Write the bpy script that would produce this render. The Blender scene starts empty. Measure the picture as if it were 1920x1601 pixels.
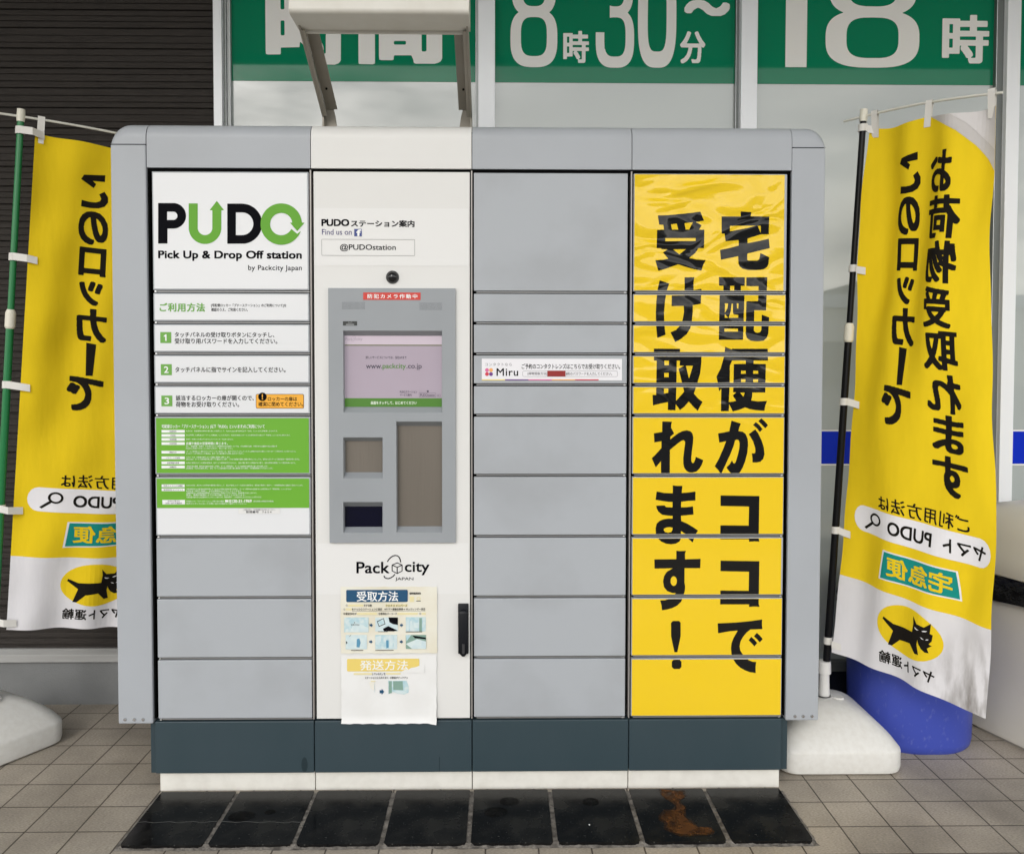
import bpy, bmesh, math, random
import numpy as np
from mathutils import Vector, Matrix
from mathutils.geometry import delaunay_2d_cdt
random.seed(7)
C = bpy.context.scene
COL = C.collection
rad = math.radians

# ------------------------------------------------------------------ camera
CAM = Vector((0.0, -2.667, 1.342)); FPX = 1600.0; CY = 740.8
YAW, PITCH, ROLL = 0.014875, 0.032231, 0.001108
FW = Vector((math.sin(YAW)*math.cos(PITCH), math.cos(YAW)*math.cos(PITCH), -math.sin(PITCH)))
_r = Vector((math.cos(YAW), -math.sin(YAW), 0)); _u = _r.cross(FW)
RT = math.cos(ROLL)*_r + math.sin(ROLL)*_u
UP = -math.sin(ROLL)*_r + math.cos(ROLL)*_u
cam = bpy.data.objects.new('camera', bpy.data.cameras.new('camera')); COL.objects.link(cam)
m3 = Matrix((RT, UP, -FW)).transposed()
cam.matrix_world = Matrix.Translation(CAM) @ m3.to_4x4()
cam.data.sensor_width = 36; cam.data.lens = FPX/1920*36
cam.data.shift_y = (CY-800.5)/1920
cam.data.clip_end = 2000; cam.data.clip_start = 0.05
C.camera = cam
# ------------------------------------------------------------------ sky, sun, exposure
W = bpy.data.worlds.new('World'); C.world = W; W.use_nodes = True
nt = W.node_tree; bg = nt.nodes['Background']
sky = nt.nodes.new('ShaderNodeTexSky'); sky.sky_type = 'NISHITA'; sky.sun_disc = False
SUN_EL, SUN_AZ = rad(30), rad(197)      # behind the camera, a little to its right
sky.sun_elevation = SUN_EL; sky.sun_rotation = SUN_AZ; sky.air_density = 1.0; sky.dust_density = 2.5
hs = nt.nodes.new('ShaderNodeHueSaturation'); hs.inputs['Saturation'].default_value = 0.30
nt.links.new(sky.outputs[0], hs.inputs['Color'])
tc = nt.nodes.new('ShaderNodeTexCoord'); mp = nt.nodes.new('ShaderNodeMapping'); mp.inputs['Scale'].default_value = (2.2, 2.2, 7)
nz = nt.nodes.new('ShaderNodeTexNoise'); nz.inputs['Scale'].default_value = 2.6; nz.inputs['Detail'].default_value = 7; nz.inputs['Roughness'].default_value = .55
rp = nt.nodes.new('ShaderNodeValToRGB'); rp.color_ramp.elements[0].position = .30; rp.color_ramp.elements[1].position = .58
mx = nt.nodes.new('ShaderNodeMix'); mx.data_type = 'RGBA'
ge = nt.nodes.new('ShaderNodeSeparateXYZ'); gr2 = nt.nodes.new('ShaderNodeMapRange')          # the cloud deck is thinner and brighter low over the hills
gr2.inputs['From Min'].default_value = .04; gr2.inputs['From Max'].default_value = .55
cm_ = nt.nodes.new('ShaderNodeMix'); cm_.data_type = 'RGBA'; cm_.inputs['A'].default_value = (17.0, 16.5, 15.2, 1); cm_.inputs['B'].default_value = (5.6, 6.0, 6.7, 1)
nt.links.new(tc.outputs['Generated'], ge.inputs[0]); nt.links.new(ge.outputs['Z'], gr2.inputs['Value']); nt.links.new(gr2.outputs[0], cm_.inputs['Factor']); nt.links.new(cm_.outputs['Result'], mx.inputs['B'])
nt.links.new(tc.outputs['Generated'], mp.inputs[0]); nt.links.new(mp.outputs[0], nz.inputs['Vector'])
nt.links.new(nz.outputs['Fac'], rp.inputs[0]); nt.links.new(rp.outputs[0], mx.inputs['Factor'])
nt.links.new(hs.outputs[0], mx.inputs['A']); nt.links.new(mx.outputs['Result'], bg.inputs['Color'])
bg.inputs['Strength'].default_value = 0.15
sun = bpy.data.objects.new('sun', bpy.data.lights.new('sun', 'SUN')); COL.objects.link(sun)
sun.data.energy = 0.5; sun.data.angle = rad(16); sun.data.color = (1, .96, .90)
sd = Vector((math.sin(SUN_AZ)*math.cos(SUN_EL), math.cos(SUN_AZ)*math.cos(SUN_EL), math.sin(SUN_EL)))
sun.rotation_euler = sd.to_track_quat('Z', 'Y').to_euler()
C.view_settings.view_transform = 'Standard'; C.view_settings.look = 'None'
C.view_settings.exposure = 0.30; C.view_settings.gamma = 1

# ------------------------------------------------------------------ measuring helpers
def at(px, py, Y=0.0):
    d = FW + RT*((px-960)/FPX) + UP*((CY-py)/FPX)
    return CAM + d*((Y-CAM.y)/d.y)
def PB(x0, x1, y0, y1, Y=0.0):
    """a box measured on the photograph -> (xmin, xmax, zmin, zmax) on the upright plane y = Y"""
    xm, ym = (x0+x1)/2, (y0+y1)/2
    return at(x0, ym, Y).x, at(x1, ym, Y).x, at(xm, y1, Y).z, at(xm, y0, Y).z

# ------------------------------------------------------------------ materials
MATS = {}
def M(name, col, rough=.5, spec=.5, metal=0, coat=0, var=0, vscale=6, vcol=None, bump=0, bscale=40, stretch=None, emit=0, trans=0):
    if name in MATS: return MATS[name]
    m = bpy.data.materials.new(name); m.use_nodes = True; MATS[name] = m
    t = m.node_tree; b = t.nodes['Principled BSDF']
    b.inputs['Base Color'].default_value = (*col, 1); b.inputs['Roughness'].default_value = rough
    b.inputs['Specular IOR Level'].default_value = spec; b.inputs['Metallic'].default_value = metal
    b.inputs['Coat Weight'].default_value = coat; b.inputs['Coat Roughness'].default_value = .05
    if emit: b.inputs['Emission Color'].default_value = (*col, 1); b.inputs['Emission Strength'].default_value = emit
    if var or bump:
        co = t.nodes.new('ShaderNodeTexCoord'); mpn = t.nodes.new('ShaderNodeMapping')
        if stretch: mpn.inputs['Scale'].default_value = stretch
        t.links.new(co.outputs['Object'], mpn.inputs[0])
    if var:
        n = t.nodes.new('ShaderNodeTexNoise'); n.inputs['Scale'].default_value = vscale; n.inputs['Detail'].default_value = 6
        r = t.nodes.new('ShaderNodeValToRGB'); r.color_ramp.elements[0].position = .38; r.color_ramp.elements[1].position = .68
        vc = vcol or tuple(c*.6 for c in col)
        x = t.nodes.new('ShaderNodeMix'); x.data_type = 'RGBA'
        x.inputs['A'].default_value = (*col, 1); x.inputs['B'].default_value = (*[a+(b2-a)*var for a, b2 in zip(col, vc)], 1)
        t.links.new(mpn.outputs[0], n.inputs['Vector']); t.links.new(n.outputs['Fac'], r.inputs[0])
        t.links.new(r.outputs[0], x.inputs['Factor']); t.links.new(x.outputs['Result'], b.inputs['Base Color'])
        if emit: t.links.new(x.outputs['Result'], b.inputs['Emission Color'])
    if bump:
        n2 = t.nodes.new('ShaderNodeTexNoise'); n2.inputs['Scale'].default_value = bscale; n2.inputs['Detail'].default_value = 4
        bp = t.nodes.new('ShaderNodeBump'); bp.inputs['Strength'].default_value = bump; bp.inputs['Distance'].default_value = .01
        t.links.new(mpn.outputs[0], n2.inputs['Vector']); t.links.new(n2.outputs['Fac'], bp.inputs['Height'])
        t.links.new(bp.outputs[0], b.inputs['Normal'])
    if trans:
        tr = t.nodes.new('ShaderNodeBsdfTranslucent'); ms = t.nodes.new('ShaderNodeMixShader'); ms.inputs[0].default_value = trans
        tr.inputs[0].default_value = (*col, 1)
        t.links.new(b.outputs[0], ms.inputs[1]); t.links.new(tr.outputs[0], ms.inputs[2])
        t.links.new(ms.outputs[0], t.nodes['Material Output'].inputs[0])
    return m

grey = M('grey_paint', (.395, .418, .448), .42, .4, var=.22, vscale=3.2, vcol=(.30, .31, .325), bump=.02, bscale=220)
grey_door = M('grey_door_paint', (.405, .428, .456), .36, .35, var=.42, vscale=3.4, vcol=(.31, .32, .335), bump=.02, bscale=220)
for nd in grey_door.node_tree.nodes:                    # hand smears on the doors
    if nd.bl_idname == 'ShaderNodeValToRGB': nd.color_ramp.elements[0].position = .47; nd.color_ramp.elements[1].position = .66
white_paint = M('white_paint', (.74, .735, .715), .42, .4, var=.12, vscale=3, vcol=(.6, .585, .55))
black = M('black_gap', (.004, .004, .004), .8, .03)
lip = M('metal_lip', (.30, .30, .30), .35, metal=.5)
divider_m = M('divider_metal', (.36, .34, .32), .4, metal=.3)
teal = M('teal_paint', (.036, .058, .070), .42, .35, var=.35, vscale=7, vcol=(.022, .045, .055), stretch=(1, 1, .35))
stone_base = M('base_white', (.78, .76, .70), .55, var=.3, vscale=26, vcol=(.55, .52, .46))
sheet = M('white_sheet', (.76, .77, .785), .2, .35)
sticker = M('white_sticker', (.765, .762, .748), .35, .4)
ink = M('black_ink', (.005, .005, .007), .6, .03)
green = M('green_ink', (.125, .37, .030), .4, .2)
green2 = M('green_sheet', (.155, .42, .038), .3, .3)
greenm = M('soft_green_ink', (.17, .40, .085), .4, .2)
white_ink = M('white_ink', (.85, .86, .85), .4)
orange = M('orange_ink', (.88, .42, .03), .35)
screw = M('screw_steel', (.55, .55, .55), .25, metal=.9)

def yellow_film(name, col, spec):
    m = bpy.data.materials.new(name); m.use_nodes = True; t = m.node_tree; b = t.nodes['Principled BSDF']
    b.inputs['Base Color'].default_value = (*col, 1); b.inputs['Roughness'].default_value = .09
    b.inputs['Specular IOR Level'].default_value = spec; b.inputs['Coat Weight'].default_value = 0; b.inputs['Coat Roughness'].default_value = .03
    co = t.nodes.new('ShaderNodeTexCoord'); mpn = t.nodes.new('ShaderNodeMapping'); mpn.inputs['Scale'].default_value = (.75, 1, 1.6)
    n = t.nodes.new('ShaderNodeTexNoise'); n.inputs['Scale'].default_value = 7; n.inputs['Detail'].default_value = 1.2; n.inputs['Distortion'].default_value = 1.1
    sx = t.nodes.new('ShaderNodeSeparateXYZ'); mr = t.nodes.new('ShaderNodeMapRange')   # the upper sheets are badly wrinkled, the lower ones lie flat
    mr.inputs['From Min'].default_value = 1.05; mr.inputs['From Max'].default_value = 1.80
    mr.inputs['To Min'].default_value = .045; mr.inputs['To Max'].default_value = .95
    bp = t.nodes.new('ShaderNodeBump'); bp.inputs['Distance'].default_value = .024
    t.links.new(co.outputs['Object'], mpn.inputs[0]); t.links.new(mpn.outputs[0], n.inputs['Vector'])
    t.links.new(co.outputs['Object'], sx.inputs[0]); t.links.new(sx.outputs['Z'], mr.inputs['Value'])
    t.links.new(mr.outputs[0], bp.inputs['Strength']); t.links.new(n.outputs['Fac'], bp.inputs['Height'])
    t.links.new(bp.outputs[0], b.inputs['Normal']); t.links.new(bp.outputs[0], b.inputs['Coat Normal'])
    return m
yel = yellow_film('yellow_film', (.86, .585, .014), .62)
yink = yellow_film('black_film', (.005, .005, .005), .42)

# ------------------------------------------------------------------ object helpers
def tag(o, label=None, cat=None, group=None, kind=None):
    if label: o['label'] = label
    if cat: o['category'] = cat
    if group: o['group'] = group
    if kind: o['kind'] = kind
    return o
def thing(name, label, cat, loc=(0, 0, 0), group=None):
    o = bpy.data.objects.new(name, None); COL.objects.link(o); o.location = loc; o.empty_display_size = .1
    return tag(o, label, cat, group, 'thing')
def wloc(o):
    v = Vector((0, 0, 0))
    while o: v += o.location; o = o.parent
    return v
class MB:
    def __init__(s): s.v = []; s.f = []; s.m = []
    def add(s, vs, fs, m=0):
        k = len(s.v); s.v += [tuple(v) for v in vs]; s.f += [tuple(i+k for i in f) for f in fs]; s.m += [m]*len(fs); return s
    def box(s, x0, x1, y0, y1, z0, z1, m=0):
        v = [(x, y, z) for z in (z0, z1) for y in (y0, y1) for x in (x0, x1)]
        return s.add(v, [(0, 2, 3, 1), (4, 5, 7, 6), (0, 1, 5, 4), (2, 6, 7, 3), (0, 4, 6, 2), (1, 3, 7, 5)], m)
    def obox(s, c, ax, ay, az, m=0):
        c, ax, ay, az = map(Vector, (c, ax, ay, az))
        v = [c+ax*i+ay*j+az*k for k in (-1, 1) for j in (-1, 1) for i in (-1, 1)]
        return s.add(v, [(0, 2, 3, 1), (4, 5, 7, 6), (0, 1, 5, 4), (2, 6, 7, 3), (0, 4, 6, 2), (1, 3, 7, 5)], m)
    def flat(s, sh, y, m=0):
        """a flat 2-D shape (x, z) on the upright plane at depth y"""
        V, F = sh; return s.add([(a, y, b) for a, b in V], F, m)
    def tube(s, p, q, r, r2=None, n=16, m=0, caps=True):
        p, q = Vector(p), Vector(q); r2 = r if r2 is None else r2; d = (q-p).normalized()
        a = d.orthogonal().normalized(); b = d.cross(a)
        v = [P + (a*math.cos(t)+b*math.sin(t))*R for P, R in ((p, r), (q, r2)) for t in [2*math.pi*i/n for i in range(n)]]
        f = [(i, (i+1) % n, n+(i+1) % n, n+i) for i in range(n)]
        if caps: f += [tuple(range(n-1, -1, -1)), tuple(range(n, 2*n))]
        return s.add(v, f, m)
    def loft(s, rings, m=0, cap0=True, cap1=True):
        n = len(rings[0]); v = [p for r in rings for p in r]; f = []
        for k in range(len(rings)-1):
            for i in range(n):
                f.append((k*n+i, k*n+(i+1) % n, (k+1)*n+(i+1) % n, (k+1)*n+i))
        if cap0: f.append(tuple(range(n-1, -1, -1)))
        if cap1: f.append(tuple(range((len(rings)-1)*n, len(rings)*n)))
        return s.add(v, f, m)
    def build(s, name, mats, parent=None, bevel=0, smooth=False, seg=2, angle=35, rnd=False):
        if not isinstance(mats, (list, tuple)): mats = [mats]
        me = bpy.data.meshes.new(name); o0 = wloc(parent) if parent else Vector((0, 0, 0))
        me.from_pydata([(v[0]-o0.x, v[1]-o0.y, v[2]-o0.z) for v in s.v], [], s.f)
        for m in mats: me.materials.append(m)
        me.polygons.foreach_set('material_index', s.m)
        bm = bmesh.new(); bm.from_mesh(me)
        if bevel or rnd:
            bmesh.ops.recalc_face_normals(bm, faces=bm.faces)
        if bevel:
            es = [e for e in bm.edges if len(e.link_faces) == 2 and e.calc_face_angle(0) > rad(angle)]
            bmesh.ops.bevel(bm, geom=es, offset=bevel, segments=seg, affect='EDGES', profile=.5, clamp_overlap=True)
        bm.to_mesh(me); bm.free()
        if smooth:
            me.shade_smooth()
            me.set_sharp_from_angle(angle=rad(40))
        o = bpy.data.objects.new(name, me); COL.objects.link(o)
        if parent: o.parent = parent
        return o

# ------------------------------------------------------------------ flat shapes and lettering
def rect(x0, x1, z0, z1): return [(x0, z0), (x1, z0), (x1, z1), (x0, z1)], [(0, 1, 2, 3)]
def poly(pts):
    V = [Vector(p) for p in pts]; n = len(V)
    r = delaunay_2d_cdt(V, [(i, (i+1) % n) for i in range(n)], [list(range(n))], 1, 1e-7)
    return [tuple(v) for v in r[0]], [tuple(f) for f in r[2]]
def rrect(x0, x1, z0, z1, r, n=6):
    p = []
    for cx, cz, a in ((x1-r, z0+r, -90), (x1-r, z1-r, 0), (x0+r, z1-r, 90), (x0+r, z0+r, 180)):
        p += [(cx+r*math.cos(rad(a+90*i/n)), cz+r*math.sin(rad(a+90*i/n))) for i in range(n+1)]
    return p, [tuple(range(len(p)))]
def disc(cx, cz, rx, rz=None, n=32):
    rz = rz or rx
    p = [(cx+rx*math.cos(2*math.pi*i/n), cz+rz*math.sin(2*math.pi*i/n)) for i in range(n)]
    return p, [tuple(range(n))]
def stroke(pts, w, closed=False):
    V, F = [], []; n = len(pts); P = [Vector(p) for p in pts]
    for i in range(n):
        a = P[(i-1) % n] if (closed or i > 0) else P[i]; b = P[(i+1) % n] if (closed or i < n-1) else P[i]
        d = (b-a).normalized(); q = Vector((-d.y, d.x))*w/2; V += [tuple(P[i]+q), tuple(P[i]-q)]
    for i in range(n if closed else n-1):
        j = (i+1) % n; F.append((2*i, 2*i+1, 2*j+1, 2*j))
    return V, F
def outline(x0, x1, z0, z1, r, w): return stroke(rrect(x0, x1, z0, z1, r)[0], w, True)
def merge(*shs):
    V, F = [], []
    for a, b in shs:
        k = len(V); V += list(a); F += [tuple(i+k for i in f) for f in b]
    return V, F
def xf(sh, fn): return [fn(*v) for v in sh[0]], sh[1]
def bbox(sh):
    a = np.array(sh[0]); return a[:, 0].min(), a[:, 0].max(), a[:, 1].min(), a[:, 1].max()
def fit(sh, b):
    x0, x1, z0, z1 = bbox(sh); X0, X1, Z0, Z1 = b
    return xf(sh, lambda x, z: (X0+(x-x0)/(x1-x0)*(X1-X0), Z0+(z-z0)/(z1-z0)*(Z1-Z0)))
def clip(sh, z0, z1, x0=None, x1=None):
    bm = bmesh.new(); vs = [bm.verts.new((a, b, 0)) for a, b in sh[0]]
    for f in sh[1]:
        try: bm.faces.new([vs[i] for i in f])
        except ValueError: pass
    pl = [((0, z0, 0), (0, -1, 0)), ((0, z1, 0), (0, 1, 0))]
    if x0 is not None: pl += [((x0, 0, 0), (-1, 0, 0)), ((x1, 0, 0), (1, 0, 0))]
    for co, no in pl:
        bmesh.ops.bisect_plane(bm, geom=bm.verts[:]+bm.edges[:]+bm.faces[:], plane_co=co, plane_no=no, clear_outer=True)
    bm.verts.index_update(); r = [(v.co.x, v.co.y) for v in bm.verts], [tuple(v.index for v in f.verts) for f in bm.faces]
    bm.free(); return r

_TAB = {1: ('LT',), 2: ('TR',), 3: ('LR',), 4: ('RB',), 5: ('LT', 'RB'), 6: ('TB',), 7: ('LB',), 8: ('BL',), 9: ('TB',), 10: ('TR', 'BL'), 11: ('RB',), 12: ('LR',), 13: ('TR',), 14: ('LT',)}
def contour(F):
    F = np.pad(F, 1, constant_values=max(1.0, float(F.max()))); I = (F < 0).astype(int)
    idx = I[:-1, :-1]+2*I[:-1, 1:]+4*I[1:, 1:]+8*I[1:, :-1]
    adj = {}; pts = {}
    def key(e, i, j): return {'T': (0, i, j), 'R': (1, i, j+1), 'B': (0, i+1, j), 'L': (1, i, j)}[e]
    def pt(k):
        if k not in pts:
            d, i, j = k; a = F[i, j]; b = F[i, j+1] if d == 0 else F[i+1, j]; t = a/(a-b); t = min(.98, max(.02, t))
            pts[k] = (j+t-1, i-1) if d == 0 else (j-1, i+t-1)
        return pts[k]
    for i, j in zip(*np.nonzero((idx > 0) & (idx < 15))):
        for s in _TAB[int(idx[i, j])]:
            a, b = key(s[0], i, j), key(s[1], i, j); adj.setdefault(a, []).append(b); adj.setdefault(b, []).append(a)
    loops = []; seen = set()
    for k0 in adj:
        if k0 in seen: continue
        L = [k0]; seen.add(k0); prev, cur = None, k0
        while True:
            nx = [k for k in adj[cur] if k not in seen]
            if not nx: break
            cur = nx[0]; seen.add(cur); L.append(cur)
        if len(L) > 3: loops.append([pt(k) for k in L])
    return loops
def simplify(P, tol):
    P = np.array(P); n = len(P)
    k = int(np.argmax(((P-P[0])**2).sum(1)))
    if k == 0: return P.tolist()
    def dp(a):
        if len(a) < 3: return [a[0], a[-1]]
        keep = [False]*len(a); keep[0] = keep[-1] = True; st = [(0, len(a)-1)]
        while st:
            i, j = st.pop()
            if j-i < 2: continue
            d = a[j]-a[i]; L = math.hypot(*d) or 1e-9
            q = a[i+1:j]-a[i]; e = np.abs(q[:, 0]*d[1]-q[:, 1]*d[0])/L if L > 1e-8 else np.hypot(q[:, 0], q[:, 1])
            m = int(np.argmax(e))
            if e[m] > tol: keep[i+1+m] = True; st += [(i, i+1+m), (i+1+m, j)]
        return [a[i] for i in range(len(a)) if keep[i]]
    A = dp(P[:k+1]); B = dp(np.vstack([P[k:], P[:1]])); return [tuple(p) for p in A[:-1]+B[:-1]]
def fill(F, tol=.3):
    """region F < 0 of a sampled field -> triangles in grid units (x right, y down)"""
    V, E = [], []
    for L in contour(F):
        L = simplify(L, tol)
        if len(L) < 3: continue
        k = len(V); V += [Vector(p) for p in L]; E += [(k+i, k+(i+1) % len(L)) for i in range(len(L))]
    r = delaunay_2d_cdt(V, E, [], 0, 1e-6); P = r[0]; out = []
    h, w = F.shape
    def smp(x, y):
        x = min(max(x, 0), w-1.001); y = min(max(y, 0), h-1.001); i, j = int(y), int(x); a, b = y-i, x-j
        return (F[i, j]*(1-b)+F[i, j+1]*b)*(1-a)+(F[i+1, j]*(1-b)+F[i+1, j+1]*b)*a
    for f in r[2]:
        cx = sum(P[i].x for i in f)/len(f); cy = sum(P[i].y for i in f)/len(f)
        if smp(cx, cy) < 0: out.append(tuple(f))
    return [tuple(p) for p in P], out
_raw = {}
def raw(s, sp=1.0):
    c = bpy.data.curves.new('t', 'FONT'); c.body = s; c.size = 1; c.space_character = sp; c.resolution_u = 4
    o = bpy.data.objects.new('t', c); me = o.to_mesh()
    V = [(v.co.x, v.co.y) for v in me.vertices]; me.calc_loop_triangles(); F = [tuple(t.vertices) for t in me.loop_triangles]
    o.to_mesh_clear(); bpy.data.objects.remove(o); bpy.data.curves.remove(c)
    return V, F
_txt = {}
def txt(s, bold=None, N=64, sp=1.0, p=8.0):
    """lettering; bold = (horizontal, vertical) growth of every stroke in ems"""
    k = (s, bold, N, sp)
    if k in _txt: return _txt[k]
    V, F = raw(s, sp)
    if bold:
        rx, rz = bold[0]*N, bold[1]*N; pad = int(max(rx, rz))+3
        A = np.array(V)*N; x0, z0 = A.min(0)-pad; w, h = (A.max(0)-A.min(0)+2*pad).astype(int)+2
        A = A-(x0, z0); Mk = np.zeros((h, w), bool)
        for t in F:
            a, b, c = A[t[0]], A[t[1]], A[t[2]]
            d = (b[0]-a[0])*(c[1]-a[1])-(b[1]-a[1])*(c[0]-a[0])
            if abs(d) < 1e-9: continue
            X0, Y0 = np.floor(np.minimum(np.minimum(a, b), c)).astype(int); X1, Y1 = np.ceil(np.maximum(np.maximum(a, b), c)).astype(int)+1
            X, Y = np.meshgrid(np.arange(X0, X1), np.arange(Y0, Y1))
            u = ((X-a[0])*(c[1]-a[1])-(Y-a[1])*(c[0]-a[0]))/d; v = ((b[0]-a[0])*(Y-a[1])-(b[1]-a[1])*(X-a[0]))/d
            Mk[Y0:Y1, X0:X1] |= (u >= -1e-6) & (v >= -1e-6) & (u+v <= 1+1e-6)
        D = np.full((h, w), 3.0); R = int(max(rx, rz))+2
        for dy in range(-R, R+1):
            for dx in range(-R, R+1):
                q = ((abs(dx)/rx)**p+(abs(dy)/rz)**p)**(1/p)
                if q > 1.8: continue
                S = Mk[max(0, dy):h+min(0, dy), max(0, dx):w+min(0, dx)]
                T = D[max(0, -dy):h+min(0, -dy), max(0, -dx):w+min(0, -dx)]
                np.minimum(T, np.where(S, q, 3.0), out=T)
        D = np.minimum(D, 1.8)
        G = D.copy(); G[1:-1, 1:-1] = (4*D[1:-1, 1:-1]+D[:-2, 1:-1]+D[2:, 1:-1]+D[1:-1, :-2]+D[1:-1, 2:])/8
        V, F = fill(G-1.0, .28)
    _txt[k] = (V, F); return V, F
def T(s, b, bold=None, N=64, sp=1.0, mirror=False):
    sh = txt(s, bold, N, sp)
    if mirror: sh = xf(sh, lambda x, z: (-x, z))
    return fit(sh, b)
def field(fn, w, h, step):
    X, Y = np.meshgrid(np.arange(0, w+step, step), np.arange(0, h+step, step))
    return xf(fill(fn(X, Y)/step, .2), lambda x, y: (x*step, -y*step))
def s_box(X, Y, x0, x1, y0, y1, r=0):
    qx = np.abs(X-(x0+x1)/2)-(x1-x0)/2+r; qy = np.abs(Y-(y0+y1)/2)-(y1-y0)/2+r
    return np.hypot(np.maximum(qx, 0), np.maximum(qy, 0))+np.minimum(np.maximum(qx, qy), 0)-r
def s_disc(X, Y, cx, cy, r): return np.hypot(X-cx, Y-cy)-r
def s_sup(X, Y, cx, cy, a, b, p):
    return (((np.abs(X-cx)/a)**p+(np.abs(Y-cy)/b)**p)**(1/p)-1)*min(a, b)
mn, mxm = np.minimum, np.maximum
BOLD = (.038, .032); HEAVY = (.055, .034); SEMI = (.021, .018)

# ================================================================== THE SETTING
def pavement_material():
    m = bpy.data.materials.new('paving_tiles'); m.use_nodes = True; t = m.node_tree; b = t.nodes['Principled BSDF']; L = t.links.new
    co = t.nodes.new('ShaderNodeTexCoord'); mpn = t.nodes.new('ShaderNodeMapping')
    mpn.inputs['Location'].default_value = (1.368+.0026, -.063+.0026, 0)
    L(co.outputs['Object'], mpn.inputs[0])
    sc = t.nodes.new('ShaderNodeMapping'); sc.inputs['Scale'].default_value = (1, .1481/.1417, 1); L(mpn.outputs[0], sc.inputs[0])
    br = t.nodes.new('ShaderNodeTexBrick'); br.offset = 0; br.squash = 1
    br.inputs['Scale'].default_value = 1; br.inputs['Brick Width'].default_value = .1481; br.inputs['Row Height'].default_value = .1481
    br.inputs['Mortar Size'].default_value = .0026; br.inputs['Mortar Smooth'].default_value = .25; br.inputs['Bias'].default_value = 0
    br.inputs['Color1'].default_value = (.42, .368, .302, 1); br.inputs['Color2'].default_value = (.365, .322, .265, 1); br.inputs['Mortar'].default_value = (.10, .083, .066, 1)
    L(sc.outputs[0], br.inputs['Vector'])
    st = t.nodes.new('ShaderNodeMapping'); st.inputs['Scale'].default_value = (130, 330, 1); L(co.outputs['Object'], st.inputs[0])
    n1 = t.nodes.new('ShaderNodeTexNoise'); n1.inputs['Scale'].default_value = 1; n1.inputs['Detail'].default_value = 3; L(st.outputs[0], n1.inputs['Vector'])
    n2 = t.nodes.new('ShaderNodeTexNoise'); n2.inputs['Scale'].default_value = 3.1; n2.inputs['Detail'].default_value = 7; L(co.outputs['Object'], n2.inputs['Vector'])
    r1 = t.nodes.new('ShaderNodeMapRange'); r1.inputs['From Min'].default_value = .3; r1.inputs['From Max'].default_value = .7; r1.inputs['To Min'].default_value = .74; r1.inputs['To Max'].default_value = 1.22; L(n1.outputs['Fac'], r1.inputs[0])
    r2 = t.nodes.new('ShaderNodeMapRange'); r2.inputs['From Min'].default_value = .3; r2.inputs['From Max'].default_value = .7; r2.inputs['To Min'].default_value = .64; r2.inputs['To Max'].default_value = 1.18; L(n2.outputs['Fac'], r2.inputs[0])
    mu = t.nodes.new('ShaderNodeMath'); mu.operation = 'MULTIPLY'; L(r1.outputs[0], mu.inputs[0]); L(r2.outputs[0], mu.inputs[1])
    mc = t.nodes.new('ShaderNodeMix'); mc.data_type = 'RGBA'; mc.blend_type = 'MULTIPLY'; mc.inputs['Factor'].default_value = 1
    L(br.outputs['Color'], mc.inputs['A']); L(mu.outputs[0], mc.inputs['B']); L(mc.outputs['Result'], b.inputs['Base Color'])
    b.inputs['Roughness'].default_value = .62; b.inputs['Specular IOR Level'].default_value = .35
    iv = t.nodes.new('ShaderNodeMath'); iv.operation = 'SUBTRACT'; iv.inputs[0].default_value = 1; L(br.outputs['Fac'], iv.inputs[1])
    ad = t.nodes.new('ShaderNodeMath'); ad.operation = 'MULTIPLY_ADD'; ad.inputs[1].default_value = .25; L(n1.outputs['Fac'], ad.inputs[0]); L(iv.outputs[0], ad.inputs[2])
    bp = t.nodes.new('ShaderNodeBump'); bp.inputs['Strength'].default_value = .6; bp.inputs['Distance'].default_value = .003
    L(ad.outputs[0], bp.inputs['Height']); L(bp.outputs[0], b.inputs['Normal'])
    return m
YW = .735                                              # plane of the shop window glass
pave = MB(); pave.box(-14, 14, -3.6, 1.2, -.3, 0); tag(pave.build('pavement', pavement_material(), bevel=.006), kind='structure')
asph = M('asphalt', (.15, .15, .148), .8, var=.4, vscale=2, bump=.4, bscale=90)
lot = MB(); lot.add([(-400, -400, -.12), (400, -400, -.12), (400, 60, -.12), (-400, 60, -.12)], [(0, 1, 2, 3)]); tag(lot.build('parking_lot', asph), kind='structure')
# wooded hills beyond the car park: seen only mirrored in the window
hm = M('hazy_hill_woods', (.17, .19, .185), .9, var=.5, vscale=.05, vcol=(.11, .13, .12))  # distance haze is mixed into the grey-green of the woods
hv = MB(); NX = 60; prof = []
for j in range(8):
    for i in range(NX+1):
        x = -300+600*i/NX; t = j/7
        h = 19+9*math.sin(x*.018+.9)+5*math.sin(x*.05+2)+2*math.sin(x*.13)
        prof.append((x, -150-80*t, -1+max(3, h)*math.sin(t*math.pi*.5)+random.uniform(-.5, .5)*t*2))
hv.add(prof, [(j*(NX+1)+i, j*(NX+1)+i+1, (j+1)*(NX+1)+i+1, (j+1)*(NX+1)+i) for j in range(7) for i in range(NX)])
tag(hv.build('hills', hm, smooth=True), kind='structure')
wh = thing('warehouse', 'long pale warehouse across the car park, mirrored in the shop window', 'building', (42, -72, 0))
cream = M('pale_cladding', (.62, .62, .58), .6); dk = M('dark_opening', (.05, .055, .06), .4); rf = M('roof_metal', (.32, .35, .38), .5)
b = MB(); b.box(8, 76, -84, -62, -.12, 6); b.build('wall', cream, wh)
b = MB(); b.add([(7, -61.4, 6), (77, -61.4, 6), (77, -73, 8), (7, -73, 8), (7, -84.6, 6), (77, -84.6, 6)], [(0, 1, 2, 3), (3, 2, 5, 4), (0, 3, 4), (1, 5, 2)]); b.build('roof', rf, wh)
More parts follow.
